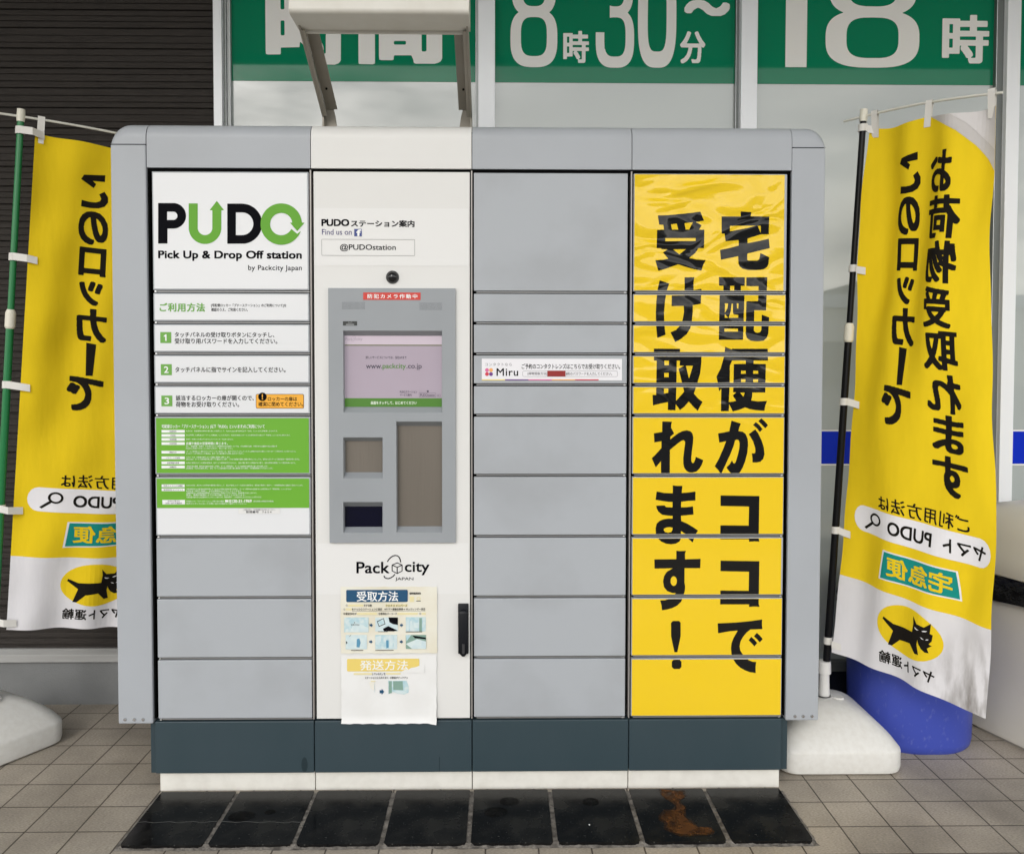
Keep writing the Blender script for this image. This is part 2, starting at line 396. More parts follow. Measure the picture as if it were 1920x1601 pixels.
for k in range(6):
    b = MB(); b.box(13+k*10.5, 19+k*10.5, -61.99, -61.8, 0, 3.4); b.build('shutter_door', dk, wh)
# flat canopy over the walkway: its dark underside is what the top of the window mirrors
cn = thing('canopy', 'deep flat canopy over the walkway above the frame, dark in the window glass', 'canopy', (0, -.4, 3.4))
b = MB(); b.box(-13, 13, -1.60, 1.0, 3.40, 3.75); b.build('slab', M('canopy_paint', (.66, .65, .63), .7), cn)
b = MB(); b.box(-13.02, 13.02, -1.66, -1.602, 3.36, 3.85); b.build('fascia', M('fascia_paint', (.55, .55, .55), .5), cn)

# ------------------------------------------------------------------ ribbed dark wall, left
XW = at(400, 300, .70).x
sw = thing('siding_wall', 'dark brown ribbed wall cladding behind the green poled flag', 'wall', (-3, .72, 0))
rib = M('dark_ribbed_cladding', (.044, .038, .034), .7, .2, var=.5, vscale=40, vcol=(.026, .023, .021), bump=.5, bscale=60, stretch=(.25, 1, 2.4))
zb = at(180, 1210, .717).z
b = MB(); P = []; z = zb; k = 0
while z < 3.38:
    deep = (k % 3 == 0); h = random.choice((.017, .020, .023)); g = .006 if deep else .0035; d = .010 if deep else .005
    P += [(.717+d, z), (.717+d, z+g), (.717+random.uniform(0, .0018), z+g+.002), (.717+random.uniform(0, .0014), z+h+g)]; z += h+g+.001; k += 1
v = []; f = []
XS = [-4.6, -4, -3.4, -2.8, -2.2, -1.9, -1.6, -1.3, XW]
for a, (y, zz) in enumerate(P):
    for x in XS: v.append((x, y+random.uniform(-.0003, .0003), zz))
n = len(XS)
for a in range(len(P)-1):
    for i in range(n-1): f.append((a*n+i, a*n+i+1, (a+1)*n+i+1, (a+1)*n+i))
b.add(v, f); b.box(-4.6, XW, .735, .95, zb-.02, 3.4); b.build('cladding', rib, sw)
zt, zs = at(180, 1222, .70).z, at(180, 1241, .70).z
trim = M('sill_trim_metal', (.40, .40, .39), .45, var=.5, vscale=5, vcol=(.25, .24, .23), stretch=(.4, 1, 4))
b = MB(); b.add([(x, y, z) for x in (-4.6, XW) for y, z in ((.698, zs), (.698, zs+.030), (.722, zt+.006), (.95, zt+.006), (.95, zs))],
      [(0, 5, 6, 1), (1, 6, 7, 2), (2, 7, 8, 3), (4, 9, 5, 0)[::-1], (0, 1, 2, 3, 4)[::-1], (5, 6, 7, 8, 9)]); b.build('sill_trim', trim, sw, bevel=.002, rnd=True)
pl = M('plinth_render', (.20, .205, .205), .7, var=.4, vscale=6, bump=.25, bscale=200)
b = MB(); b.box(-4.6, XW+.02, .717, .95, -.05, zs-.002); b.build('plinth', pl, sw)

# ------------------------------------------------------------------ shop window
sf = thing('storefront_window', 'shop front glazing with green opening hours sign behind the locker', 'shop window', (.6, YW, 0))
def glass(name, col, rough=.015):                       # double glazing: its several faces together mirror a little more than one would
    m = M(name, col, rough); m.node_tree.nodes['Principled BSDF'].inputs['IOR'].default_value = 1.92; return m
gl = glass('frosted_glass', (.415, .452, .438)); gband = M('green_glass_film', (.002, .215, .105), .03, .27); glet = M('white_glass_film', (.90, .89, .86), .03, .35); gblue = M('blue_glass_film', (.004, .026, .50), .1, .25)
alu = M('white_aluminium', (.90, .92, .95), .35, .6, metal=.1); alud = M('grey_aluminium', (.17, .185, .18), .4, metal=.3)
GX = [(at(415, 150, YW).x, at(897, 150, YW).x), (at(928, 150, YW).x, at(1390, 150, YW).x), (at(1420, 150, YW).x, at(1887, 150, YW).x), (at(1912, 150, YW).x, at(1912, 150, YW).x+.95)]
zband = (at(440, 152, YW).z+at(1860, 161, YW).z)/2
z1, z0 = at(1900, 806, YW).z, at(1900, 872, YW).z
def win_char(fn, w, h, box, step=2.0): return fit(field(fn, w, h, step), box)
def dig8(X, Y):        # two stacked rings
    up = mxm(s_sup(X, Y, 131, 95, 122, 92, 2.7), -s_sup(X, Y, 131, 98, 62, 52, 3))
    lo = mxm(s_sup(X, Y, 131, 268, 130, 107, 2.9), -s_sup(X, Y, 131, 262, 72, 72, 3.2)); return mn(up, lo)
def dig8w(X, Y):
    up = mxm(s_sup(X, Y, 258, 95, 240, 95, 2.7), -s_sup(X, Y, 258, 98, 130, 56, 3))
    lo = mxm(s_sup(X, Y, 258, 272, 258, 105, 2.9), -s_sup(X, Y, 258, 268, 143, 74, 3.2)); return mn(up, lo)
def dig0(X, Y): return mxm(s_sup(X, Y, 108, 190, 106, 188, 3.0), -s_sup(X, Y, 108, 190, 52, 128, 3.6))
def dig3(X, Y):
    r = dig8(X*1.22, Y)
    cut = s_box(X, Y, -40, 78, 110, 245); return mxm(mxm(r, -cut), -mxm(s_box(X, Y, -40, 50, 62, 320), -s_box(X, Y, -40, 50, 245, 330)+0*X))
letters = [merge(T('時', PB(498, 660, -42, 122, YW), HEAVY, 110), T('間', PB(672, 829, -42, 122, YW), HEAVY, 110)),
           merge(win_char(dig8, 262, 376, PB(957, 1045, -62, 127, YW)), T('時', PB(1056, 1104, 59, 119, YW), (.035, .025), 90),
                 win_char(dig3, 215, 376, PB(1117, 1189, -62, 128, YW)), win_char(dig0, 216, 380, PB(1196, 1268, -62, 128, YW)),
                 T('分', PB(1275, 1322, 60, 120, YW), (.035, .025), 90), T('〜', PB(1283, 1368, 1, 31, YW), (.05, .05), 90)),
           merge(rect(*PB(1473, 1513, -60, 127, YW)), poly([tuple(v) for v in ((at(1473, -60, YW).x, at(1473, -60, YW).z), (at(1440, -30, YW).x, at(1440, -30, YW).z), (at(1440, -5, YW).x, at(1440, -5, YW).z), (at(1472.9, -26, YW).x, at(1472.9, -26, YW).z))]),
                 win_char(dig8w, 516, 378, PB(1548, 1724, -66, 128, YW)), T('時', PB(1766, 1854, 29, 120, YW), (.04, .028), 110)), None]
for k, (xa, xb) in enumerate(GX):
    g = MB(); g.add([(xa-.02, YW, .13), (xb+.02, YW, .13), (xb+.02, YW, 3.38), (xa-.02, YW, 3.38)], [(0, 1, 2, 3)]); go = g.build('glass_pane', gl, sf)
    b = MB(); b.flat(rect(xa-.0, xb+.0, zband, 3.36), YW-.0012); b.build('sign_film', gband, go)
    if letters[k]: b = MB(); b.flat(letters[k], YW-.0024); b.build('lettering', glet, go)
    b = MB(); b.flat(rect(xa, xb, z0+.006, z1-.006), YW-.0012, 0); b.flat(merge(rect(xa, xb, z0, z0+.005), rect(xa, xb, z1-.005, z1)), YW-.0012, 1); b.build('blue_stripe', [gblue, glet], go)
MULL = [(400, 416, 432), (897, 928, None), (1389.5, 1420, None), (1888, 1913, None)]
for k, (a, c, d) in enumerate(MULL):
    xa, xb = at(a, 150, .69).x, at(c, 150, .69).x
    b = MB(); b.box(xa, xb, .69, .80, .12, 3.38, 0)
    if k == 0: b.box(xb+.0005, at(424, 150, .705).x, .705, .80, .12, 3.38, 1); b.box(at(424, 150, .705).x+.0005, at(432, 150, .715).x, .715, .80, .12, 3.38, 2)
    if k == 1: b.box(xa-.012, xa-.0005, .722, .80, .12, 3.38, 2)
    if k == 2: b.box(xa-.014, xa-.0005, .715, .80, .12, 3.38, 1)
    if k == 3: b.box(xa-.03, xa-.0005, .712, .80, .12, 3.38, 1)
    b.build('mullion', [alu, alud, M('mid_aluminium', (.42, .44, .44), .4, metal=.3)], sf, bevel=.0015, rnd=True)
b = MB(); b.box(XW, 3.2, .70, .86, .125, .165); b.build('sill', alud, sf, bevel=.002, rnd=True)
b = MB(); b.box(XW+.021, 3.2, .725, .95, -.05, .1245); b.build('dark_plinth', M('shaded_plinth_tile', (.012, .016, .028), .3), sf)  # dark tile, its colour deepened for the shade below the sill

# ================================================================== PARCEL LOCKER
ZS = [1.9217, 1.542, 1.446, 1.350, 1.254, 1.1585, .970, .778, .586, .393, .1994]; DZ = .034
ZS = [z+DZ for z in ZS]
CX = [-1.0836, -.5834, -.0854, .4116, .9071]
ZTOP, ZH, ZBOT, DEP = 2.096, ZS[0]+.001, ZS[-1], .60
lk = thing('parcel_locker', 'wide grey and yellow parcel locker with a white touch screen column', 'parcel locker', (-.09, .3, 0))
b = MB(); b.box(CX[0]-.004, CX[4]+.003, .026, DEP, .235, ZTOP-.02, 0); b.build('cabinet_body', black, lk)
# header: rounded front edge, four covers and the two rounded end caps
R_ = .046
def hprof(n=8):
    p = [(0.0, ZH), (0.0, ZTOP-R_-.006)] + [(R_-R_*math.cos(math.pi/2*i/n), ZTOP-R_+R_*math.sin(math.pi/2*i/n)) for i in range(n+1)] + [(R_+.006, ZTOP), (DEP, ZTOP)]
    return p
def header(xa, xb, mat, name='header_cover'):
    p = hprof(); b = MB(); n = len(p)
    v = [(x, y, z) for x in (xa, xb) for y, z in p] + [(x, DEP, ZH) for x in (xa, xb)]
    f = [(i, n+i, n+i+1, i+1) for i in range(n-1)] + [tuple(range(n))+(2*n,), (2*n+1,)+tuple(range(2*n-1, n-1, -1)), (0, 2*n, 2*n+1, n)]
    b.add(v, f); return b.build(name, mat, lk, smooth=True)
g_ = .0012
for k, mt in enumerate((grey, white_paint, grey, grey)): header(CX[k]+g_-.004*(k == 0), CX[k+1]-g_+.004*(k == 3), mt)
def end_cap(xi, xo):
    s = 1 if xo > xi else -1; w = abs(xo-xi); rr = .052; p = hprof(); zc = ZTOP-.068
    xs = [0, w-rr] + [w-rr+rr*math.sin(math.pi/2*i/8) for i in range(1, 9)]
    def drop(t): return 0 if t <= w-rr else rr-math.sqrt(max(0, rr*rr-(t-(w-rr))**2))
    b = MB(); p2 = [(0, zc)] + [q for q in p if q[1] > zc]; n = len(p2); v = []
    for t in xs:
        for y, z in p2: v.append((xi+s*t, y, max(zc, z-drop(t)) if z > zc else z))
    f = [(a*n+i, (a+1)*n+i, (a+1)*n+i+1, a*n+i+1) for a in range(len(xs)-1) for i in range(n-1)]
    e = len(xs)-1; f.append(tuple(range(n)))
    b.add(v, f); o = b.build('end_cap', grey, lk, smooth=True, rnd=True)
    b = MB(); b.box(min(xi, xo), max(xi, xo), 0, DEP, ZBOT-.012, zc-.0015); o = b.build('side_panel', grey, lk, bevel=.004)
    for q in (.28, .53, .80):
        c = MB(); X = xi+s*w*q; c.tube((X, -.0035, ZBOT+.002), (X, .001, ZBOT+.002), .0042, .006, 14); c.build('rivet', screw, o)
    b = MB(); b.box(min(xi, xo)+.004, max(xi, xo)-.004, .004, DEP-.004, zc-.003, zc+.002); b.build('seam', black, o)
end_cap(CX[0]-.0055, -1.1975); end_cap(CX[4]+.0045, 1.0165)
b = MB(); b.box(CX[0]-.012, CX[0]+.0, .012, .03, ZBOT, ZH); b.box(CX[4], CX[4]+.011, .012, .03, ZBOT, ZH)
b.box(CX[0], CX[4], .010, .024, ZH-.0105, ZH-.0005)
b.build('gap_fill', black, lk)  # black filler strips that keep the gaps round the doors dark
for k in (1, 2, 3):
    b = MB(); b.box(CX[k]-.0028, CX[k]+.0010, -.001, .026, ZBOT, ZH-.006); b.build('divider_strip', divider_m, lk)

# yellow lettering that runs over the doors of the last column
def region(loops):
    """closed outlines (holes included) -> triangles, by the even-odd rule"""
    V, E = [], []
    for L in loops:
        k = len(V); V += [Vector(p) for p in L]; E += [(k+i, k+(i+1) % len(L)) for i in range(len(L))]
    r = delaunay_2d_cdt(V, E, [], 0, 1e-7); P = r[0]; out = []
    def inside(x, y):
        c = False
        for L in loops:
            for a, b in zip(L, L[1:]+L[:1]):
                if (a[1] > y) != (b[1] > y) and x < (b[0]-a[0])*(y-a[1])/(b[1]-a[1])+a[0]: c = not c
        return c
    for f in r[2]:
        if inside(sum(P[i].x for i in f)/3, sum(P[i].y for i in f)/3): out.append(tuple(f))
    return [tuple(p) for p in P], out
def oval(cx, cy, rx, ry): return [(cx+rx*math.cos(2*math.pi*i/24), cy+ry*math.sin(2*math.pi*i/24)) for i in range(24)]
KO = [[(152, 82), (847, 92), (840, 500), (835, 860), (850, 908), (755, 903), (662, 910), (662, 865), (145, 865), (148, 617), (655, 622), (662, 280), (150, 270)]]
GLYPHS = [   # origin on the photograph, scale, outlines of the fat signwriter's characters
 (1220, 385, 7.72, [[(103, 150), (250, 147), (420, 130), (600, 112), (717, 95), (770, 225), (650, 245), (735, 292), (700, 355), (775, 357), (770, 622), (683, 622), (680, 640), (645, 690), (556, 765), (660, 787), (795, 797), (760, 860), (732, 948), (600, 920), (480, 885), (398, 857), (300, 890), (200, 925), (110, 950), (68, 800), (180, 790), (255, 775), (215, 730), (178, 685), (245, 640), (152, 638), (152, 625), (85, 622), (92, 360), (195, 355), (182, 285), (122, 282)],
   [(292, 278), (378, 268), (397, 355), (307, 355)], [(487, 262), (610, 248), (555, 355), (505, 355)], [(210, 478), (650, 476), (650, 520), (210, 523)], [(320, 640), (510, 638), (413, 712)]]),
 (1335, 385, 7.72, [[(413, 93), (570, 103), (555, 162), (825, 167), (820, 420), (765, 423), (700, 424), (512, 485), (512, 552), (650, 525), (820, 487), (833, 622), (700, 655), (508, 700), (508, 795), (530, 803), (650, 803), (680, 785), (690, 750), (697, 692), (825, 755), (815, 850), (795, 895), (750, 925), (700, 935), (620, 940), (520, 938), (440, 920), (400, 885), (380, 840), (378, 738), (250, 765), (128, 790), (115, 650), (250, 622), (385, 585), (383, 505), (195, 522), (180, 413), (138, 413), (137, 165), (415, 165)],
   [(257, 300), (640, 297), (500, 335), (257, 380)], [(658, 299), (705, 299), (703, 405)]]),
 (1220, 510, 7.174, [[(120, 113), (248, 158), (215, 250), (190, 400), (178, 550), (182, 700), (198, 845), (88, 888), (72, 730), (68, 550), (75, 400), (92, 240)],
   [(455, 75), (585, 73), (575, 150), (575, 245), (682, 230), (672, 430), (565, 447), (563, 560), (550, 680), (530, 760), (480, 840), (400, 905), (328, 943), (300, 880), (265, 813), (340, 780), (400, 715), (430, 640), (447, 540), (443, 458), (280, 460), (283, 318), (455, 315)]]),
 (1335, 510, 7.174, [[(92, 72), (440, 73), (438, 188), (385, 188), (385, 250), (437, 252), (415, 912), (90, 912), (103, 250), (152, 250), (152, 188), (93, 185)],
   [(242, 188.5), (297, 188.5), (297, 250), (242, 250)], [(172, 422), (217, 425), (205, 490), (171, 552)], [(170, 562), (215, 617), (170, 618)], [(262, 425), (280, 425), (280, 545), (290, 572), (352, 577), (350, 618), (222, 618), (250, 530)], [(330, 422), (355, 422), (352, 495), (335, 490)], [(165, 762), (348, 762), (347, 803), (165, 803)],
   [(460, 75), (742, 72), (725, 518), (568, 515), (560, 790), (580, 812), (610, 820), (645, 810), (662, 780), (668, 575), (768, 612), (755, 830), (735, 885), (690, 925), (600, 933), (520, 925), (470, 890), (452, 835), (460, 395), (618, 395), (625, 193), (460, 192)]]),
 (1220, 645, 7.435, [[(43, 65), (407, 68), (407, 117), (707, 117), (705, 250), (690, 400), (645, 560), (600, 690), (660, 760), (722, 808), (690, 860), (655, 930), (590, 870), (530, 800), (470, 870), (405, 922), (380, 880), (347, 840), (345, 922), (238, 920), (240, 808), (130, 830), (30, 855), (25, 710), (75, 710), (83, 232), (45, 230)],
   [(190, 232), (255, 232), (252, 297), (190, 297)], [(187, 402), (250, 402), (250, 463), (187, 463)], [(183, 620), (245, 618), (243, 680), (183, 692)], [(362, 232), (408, 232), (403, 302), (465, 303), (387, 347), (440, 555), (465, 665), (400, 740), (351, 793), (358, 550)], [(490, 303), (588, 303), (532, 485)]]),
 (1335, 645, 7.435, [[(183, 40), (275, 80), (275, 67), (775, 67), (778, 230), (578, 230), (578, 277), (748, 280), (740, 675), (560, 675), (555, 740), (545, 787), (640, 800), (765, 793), (740, 860), (728, 930), (600, 920), (520, 905), (460, 882), (380, 915), (287, 940), (265, 890), (238, 840), (230, 935), (122, 935), (128, 618), (97, 660), (85, 560), (60, 455), (120, 340), (165, 180)],
   [(278, 230), (468, 230), (470, 277), (302, 280), (297, 560), (292, 672), (335, 675), (287, 718), (335, 790), (290, 803), (233, 808), (245, 560), (247, 305)], [(402, 372), (468, 372), (468, 415), (402, 415)], [(572, 372), (642, 372), (642, 415), (572, 415)], [(402, 490), (466, 490), (464, 530), (402, 530)], [(572, 490), (641, 490), (640, 532), (572, 532)], [(388, 677), (455, 677), (435, 735)]]),
 (1215, 780, 8.73, [[(232, 87), (390, 93), (378, 140), (377, 190), (425, 285), (365, 335), (362, 383), (420, 335), (500, 275), (570, 243), (635, 233), (690, 247), (725, 285), (740, 350), (735, 440), (715, 580), (705, 690), (710, 745), (730, 772), (752, 755), (770, 715), (780, 665), (902, 720), (880, 790), (840, 860), (790, 905), (730, 922), (670, 920), (620, 885), (590, 840), (577, 780), (575, 690), (590, 560), (605, 450), (603, 415), (585, 393), (550, 400), (480, 450), (357, 553), (355, 942), (212, 940), (210, 735), (170, 785), (125, 838), (95, 770), (60, 690), (140, 610), (218, 523), (220, 410), (102, 430), (95, 282), (230, 260)]]),
 (1335, 780, 8.73, [[(317, 75), (470, 122), (445, 180), (430, 245), (500, 255), (550, 295), (580, 370), (587, 470), (575, 600), (540, 740), (500, 840), (460, 910), (420, 955), (330, 955), (285, 910), (235, 840), (290, 785), (325, 725), (345, 768), (365, 775), (385, 750), (420, 640), (445, 530), (450, 450), (440, 400), (410, 382), (375, 395), (350, 490), (290, 640), (220, 790), (145, 950), (100, 880), (42, 820), (110, 700), (180, 540), (228, 410), (117, 433), (98, 283), (190, 268), (280, 248)],
   [(705, 217), (755, 285), (810, 400), (845, 510), (857, 620), (835, 700), (790, 745), (730, 757), (660, 757), (660, 690), (648, 608), (690, 612), (708, 590), (705, 520), (670, 410), (600, 295)], [(715, 97), (770, 145), (827, 213), (780, 260), (735, 200), (670, 145)], [(805, 37), (860, 85), (915, 152), (868, 198), (815, 140), (755, 83)]]),
 (1215, 905, 8.365, [[(388, 40), (460, 48), (538, 45), (527, 158), (640, 150), (742, 135), (742, 275), (620, 282), (517, 297), (517, 385), (610, 380), (703, 367), (712, 497), (610, 505), (515, 515), (520, 598), (600, 632), (700, 690), (783, 745), (735, 820), (700, 932), (628, 872), (600, 808), (515, 752), (515, 870), (490, 920), (430, 952), (360, 962), (280, 952), (200, 915), (150, 865), (122, 800), (117, 710), (135, 640), (180, 595), (250, 568), (320, 560), (383, 560), (385, 515), (300, 512), (220, 497), (160, 450), (135, 400), (127, 358), (260, 352), (280, 380), (383, 385), (383, 300), (280, 292), (117, 265), (135, 135), (250, 158), (387, 163)],
   [(385, 700), (380, 740), (360, 770), (320, 782), (270, 772), (243, 740), (250, 715), (290, 698), (340, 692)]]),
 (1335, 920, 9.565, KO), (1335, 1042, 9.565, KO),
 (1215, 1025, 8.035, [[(425, 57), (490, 62), (570, 57), (555, 100), (557, 185), (790, 178), (785, 318), (550, 318), (547, 530), (557, 590), (553, 660), (530, 740), (500, 820), (440, 880), (360, 920), (290, 940), (208, 952), (203, 880), (182, 803), (250, 800), (330, 780), (420, 695), (360, 690), (290, 665), (240, 605), (225, 520), (240, 440), (280, 375), (370, 320), (97, 325), (95, 187), (425, 183)], oval(386, 513, 48, 73)]),
 (1335, 1150, 8.73, [[(90, 157), (400, 142), (640, 118), (818, 93), (815, 170), (822, 250), (625, 257), (560, 310), (500, 385), (465, 450), (450, 530), (460, 600), (490, 650), (540, 700), (600, 760), (660, 783), (720, 787), (710, 870), (712, 968), (620, 955), (540, 925), (460, 880), (390, 815), (345, 745), (318, 660), (308, 570), (318, 480), (350, 395), (420, 275), (300, 283), (97, 318)],
   [(640, 377), (690, 420), (738, 478), (692, 532), (650, 485), (597, 432)], [(732, 313), (780, 355), (827, 412), (780, 467), (735, 415), (683, 367)]]),
 (1240, 1150, 9.133, [[(197, 123), (303, 123), (328, 155), (328, 385), (272, 657), (222, 657), (165, 385), (165, 158)], [(210, 785), (312, 785), (342, 820), (342, 910), (310, 943), (212, 943), (178, 910), (178, 818)]])]
big = {'all': []}
for ox, oy, sc_g, loops in GLYPHS:
    W3 = []
    for L in loops:
        q = [at(ox+x/sc_g, oy+y/sc_g) for x, y in L]; W3.append([(p.x, p.z) for p in q])
    big['all'].append(region(W3))

def door(k, i, mat):
    xa, xb = CX[k]+.012, CX[k+1]-.0065
    if k == 2: xa, xb = CX[k]+.006, CX[k+1]-.0125
    if k == 3: xa, xb = CX[k]+.006, CX[k+1]-.010
    zt = ZS[i]-(.011 if i == 0 else .0045); zl = ZS[i+1]+.0045
    b = MB(); b.box(xa, xb, 0, .022, zl, zt); o = b.build('door', mat, lk, bevel=.0018)
    b = MB(); b.box(xa+.008, xb, .004, .025, ZS[i+1]-.0012, ZS[i+1]+.0022); b.build('door_rail', lip, o)
    h = MB(); hx = xa+.004 if k == 0 else xb-.010
    h.tube((hx, .0035, ZS[i+1]), (hx+.006, .0035, ZS[i+1]), .0035, n=10); h.build('hinge_pin', screw, o)
    return o, xa, xb, zl, zt
doors = {}
for k in (0, 2, 3):
    for i in range(10): doors[k, i] = door(k, i, grey_door)

def deco(parent, name, mats, *layers):
    """layers: (shape, material index, height above the plane y0)"""
    b = MB()
    for sh, m, y in layers: b.flat(sh, y, m)
    return b.build(name, mats, parent)
Y1, Y2, Y3 = -.0012, -.0018, -.0024
# --- column one: white and green sheets
def sheet_on(i, mat=sheet):
    o, xa, xb, zl, zt = doors[0, i]
    b = MB(); e = .0042; sh = rrect(xa+e, xb-e, zl+e, zt-e, .002, 3)
    n = len(sh[0]); b.add([(x, .0005, z) for x, z in sh[0]]+[(x, Y1, z) for x, z in sh[0]], [tuple(range(n, 2*n))]+[(j, (j+1) % n, n+(j+1) % n, n+j) for j in range(n)])
    b.build('sign_sheet', mat, o); return o
def px(fn): return fn
S1 = 2.9641
def c1(x0, x1, y0, y1, oy=0): return PB(x0/S1, x1/S1, oy+y0/S1, oy+y1/S1)
o = sheet_on(0)
def pudo(letter):
    def P_(X, Y):
        a = mn(s_box(X, Y, 0, 52, 12, 237, 3), mn(s_box(X, Y, 0, 84, 12, 154), s_disc(X, Y, 84, 83, 71)))
        return mxm(a, -mxm(mn(s_box(X, Y, 50, 84, 60, 106), s_disc(X, Y, 84, 83, 23)), 50-X))
    def U_(X, Y):
        a = mn(mn(s_box(X, Y, 170, 220, 14, 160), s_box(X, Y, 301, 351, 45, 160)), mxm(mxm(s_disc(X, Y, 260.5, 149, 90.5), -s_disc(X, Y, 260.5, 149, 41)), 149-Y))
        tri = mxm(mxm(Y-52, (326-X)*.8-Y*.62), (X-326)*.8-Y*.62); return mn(a, tri)
    def D_(X, Y):
        a = mn(s_box(X, Y, 384, 466, 15, 238, 3), s_disc(X, Y, 466, 127, 111.5)); a = mxm(a, Y-238); a = mxm(a, 15-Y); a = mxm(a, 384-X)
        return mxm(a, -mxm(mn(s_box(X, Y, 432, 466, 64, 190), s_disc(X, Y, 466, 127, 63)), 432-X))
    def O_(X, Y):
        r = mxm(s_disc(X, Y, 684, 129, 115), -s_disc(X, Y, 684, 129, 62)); ax = np.abs(X-773)
        r = mxm(r, -mxm(mxm(121-Y, Y-(183-.82*ax)), 728-X))
        return mn(r, mxm(121-Y, Y-168+ax*1.16))
    return {'P': P_, 'U': U_, 'D': D_, 'O': O_}[letter]
def logo(l):
    sh = field(pudo(l), 830, 250, 2.0)
    def pm(x, z):
        q = at((880+x)/S1, (1118-z)/S1); return q.x, q.z
    return xf(sh, pm)
deco(o, 'lettering', [ink, green], (logo('P'), 0, Y2), (logo('U'), 1, Y2), (logo('D'), 0, Y2), (logo('O'), 1, Y3),
     (T('Pick Up & Drop Off station', c1(880, 1678, 1394, 1452), BOLD, 80, 1.02), 0, Y2), (T('by Packcity Japan', c1(1380, 1678, 1475, 1512), (.012, .012), 80, 1.05), 0, Y2))
def c4(x0, x1, y0, y1): return c1(x0, x1, y0, y1, 530)
o = sheet_on(1)
deco(o, 'lettering', [ink, greenm], (T('ご利用方法', c4(888, 1140, 114, 162), BOLD, 90, 1.1), 1, Y2),
     (T('[宅配便ロッカー「プドーステーション」のご利用について]を', c4(1175, 1592, 118, 138), SEMI), 0, Y2), (T('確認のうえ、ご利用ください。', c4(1175, 1378, 141, 160), SEMI), 0, Y2))
def numbox(n, x0, x1, y0, y1):
    bx = c4(x0, x1, y0, y1); w, h = bx[1]-bx[0], bx[3]-bx[2]
    if n == '1': g = fit(poly([(.34, 0), (.34, .70), (.08, .60), (.08, .76), (.42, 1), (.60, 1), (.60, 0)]), (bx[0]+w*.33, bx[1]-w*.42, bx[2]+h*.2, bx[3]-h*.2))
    else: g = T(n, (bx[0]+w*.29, bx[1]-w*.29, bx[2]+h*.2, bx[3]-h*.2), SEMI)
    return (rect(*bx), 1, Y2), (g, 2, Y3)
o = sheet_on(2)
deco(o, 'lettering', [ink, greenm, white_ink], *numbox('1', 892, 953, 275, 336), (T('タッチパネルの受け取りボタンにタッチし、', c4(972, 1525, 275, 304), SEMI, 72), 0, Y2),
     (T('受け取り用パスワードを入力してください。', c4(972, 1542, 310, 340), SEMI, 72), 0, Y2))
o = sheet_on(3)
deco(o, 'lettering', [ink, greenm, white_ink], *numbox('2', 895, 956, 453, 514), (T('タッチパネルに指でサインを記入してください。', c4(975, 1588, 468, 499), SEMI, 72), 0, Y2))
o = sheet_on(4)
bx = c4(1423, 1690, 619, 699)
cc = c4(1436, 1484, 610, 658)
deco(o, 'lettering', [ink, greenm, white_ink, orange], *numbox('3', 898, 959, 627, 687), (T('該当するロッカーの扉が開くので、', c4(978, 1412, 626, 655), SEMI, 72), 0, Y2),
     (T('荷物をお受け取りください。', c4(978, 1330, 661, 691), SEMI, 72), 0, Y2), (rrect(*bx, .005), 0, Y2), (rrect(bx[0]+.0014, bx[1]-.0014, bx[2]+.0014, bx[3]-.0014, .004), 3, Y3),
     (disc((cc[0]+cc[1])/2, (cc[2]+cc[3])/2, .0132), 0, -.0030), (T('!', (cc[0]+.0118, cc[1]-.0118, cc[2]+.005, cc[3]-.005), (.05, .03)), 3, -.0036),
     (T('ロッカーの扉は', c4(1490, 1652, 634, 657), SEMI), 0, -.0030), (T('確実に閉めてください。', c4(1438, 1686, 662, 687), SEMI), 0, -.0030))
o = sheet_on(5, green2)
ly = [(T('宅配便ロッカー「プドーステーション」(以下「PUDO」といいます)のご利用について', c4(900, 1472, 788, 812), SEMI), 0, Y2)]
for y0, t in ((818, '設置目的'), (841, '利用者'), (863, '保管期間'), (886, '利用時間'), (934, '開錠方法'), (965, 'パスワードの管理'), (993, '会員情報の管理'), (1016, '設備責任')):
    ly.append((rect(*c4(899, 1028, y0, y0+15)), 0, Y2)); w = 9.5*len(t); ly.append((T(t, c4(963-w/2, 963+w/2, y0+3, y0+12)), 1, Y3))
for y0, x1, t in ((820, 1545, 'PUDOは、宅配便等の荷物の受け渡しを目的として、Packcity Japan株式会社(以下「当社」といいます)が設置したものです。'),
                  (843, 1614, '当社が許諾した事業者(以下「サービス提供者」といいます)より、PUDOを使用したサービスの提供を受ける者(以下「利用者」といいます)に限られます。'),
                  (866, 1298, '荷物の一時預け入れ等はできません(コインロッカーではありません)。'),
                  (904, 1540, '但し、休業時間、休業日、その他お立ち入り時間等がある施設については、その時間が立替、予定外または臨時であると問わず'),
                  (916, 1295, 'PUDOのご利用ができないことがありますので、予めご了承ください。'), (933, 1645, '1.サービス提供者より通知されたパスワードをご使用のうえ、操作パネルにて入力してください(詳細はPUDOに掲示しております「ご利用方法」をご覧ください)。'),
                  (944, 1355, '2.パスワードが不明となった場合は、各サービス提供者までお問い合わせください。'), (965, 1280, 'パスワードは、利用者の責任において厳重に管理をお願いします。'),
                  (976, 1668, '当社のほか、サービス提供者の責に帰すべき事由がない限り、いかなる被害が損害に損害が発生したとしても、当社ならびにサービス提供者は一切責任を負いません。'),
                  (996, 1645, 'PUDOに収容されている荷物の配達は、各サービス提供者が行うものとし、当社の責に帰すべき事由がない限り、当社は荷物の配達について責任を負いません。'),
                  (1015, 1490, '1.荷物の発火漏損、紛失等の破損が発生した場合、サービス提供者が、サービス提供者の規約等に基づき対応致します。'),
                  (1026, 1518, '2.利用者は、PUDOの使用に際し、当社、サービス提供者または第三者に損害を与えた場合、その損害賠償を行うものとします。')):
    ly.append((T(t, c4(1035, x1, y0, y0+9)), 0, Y2))
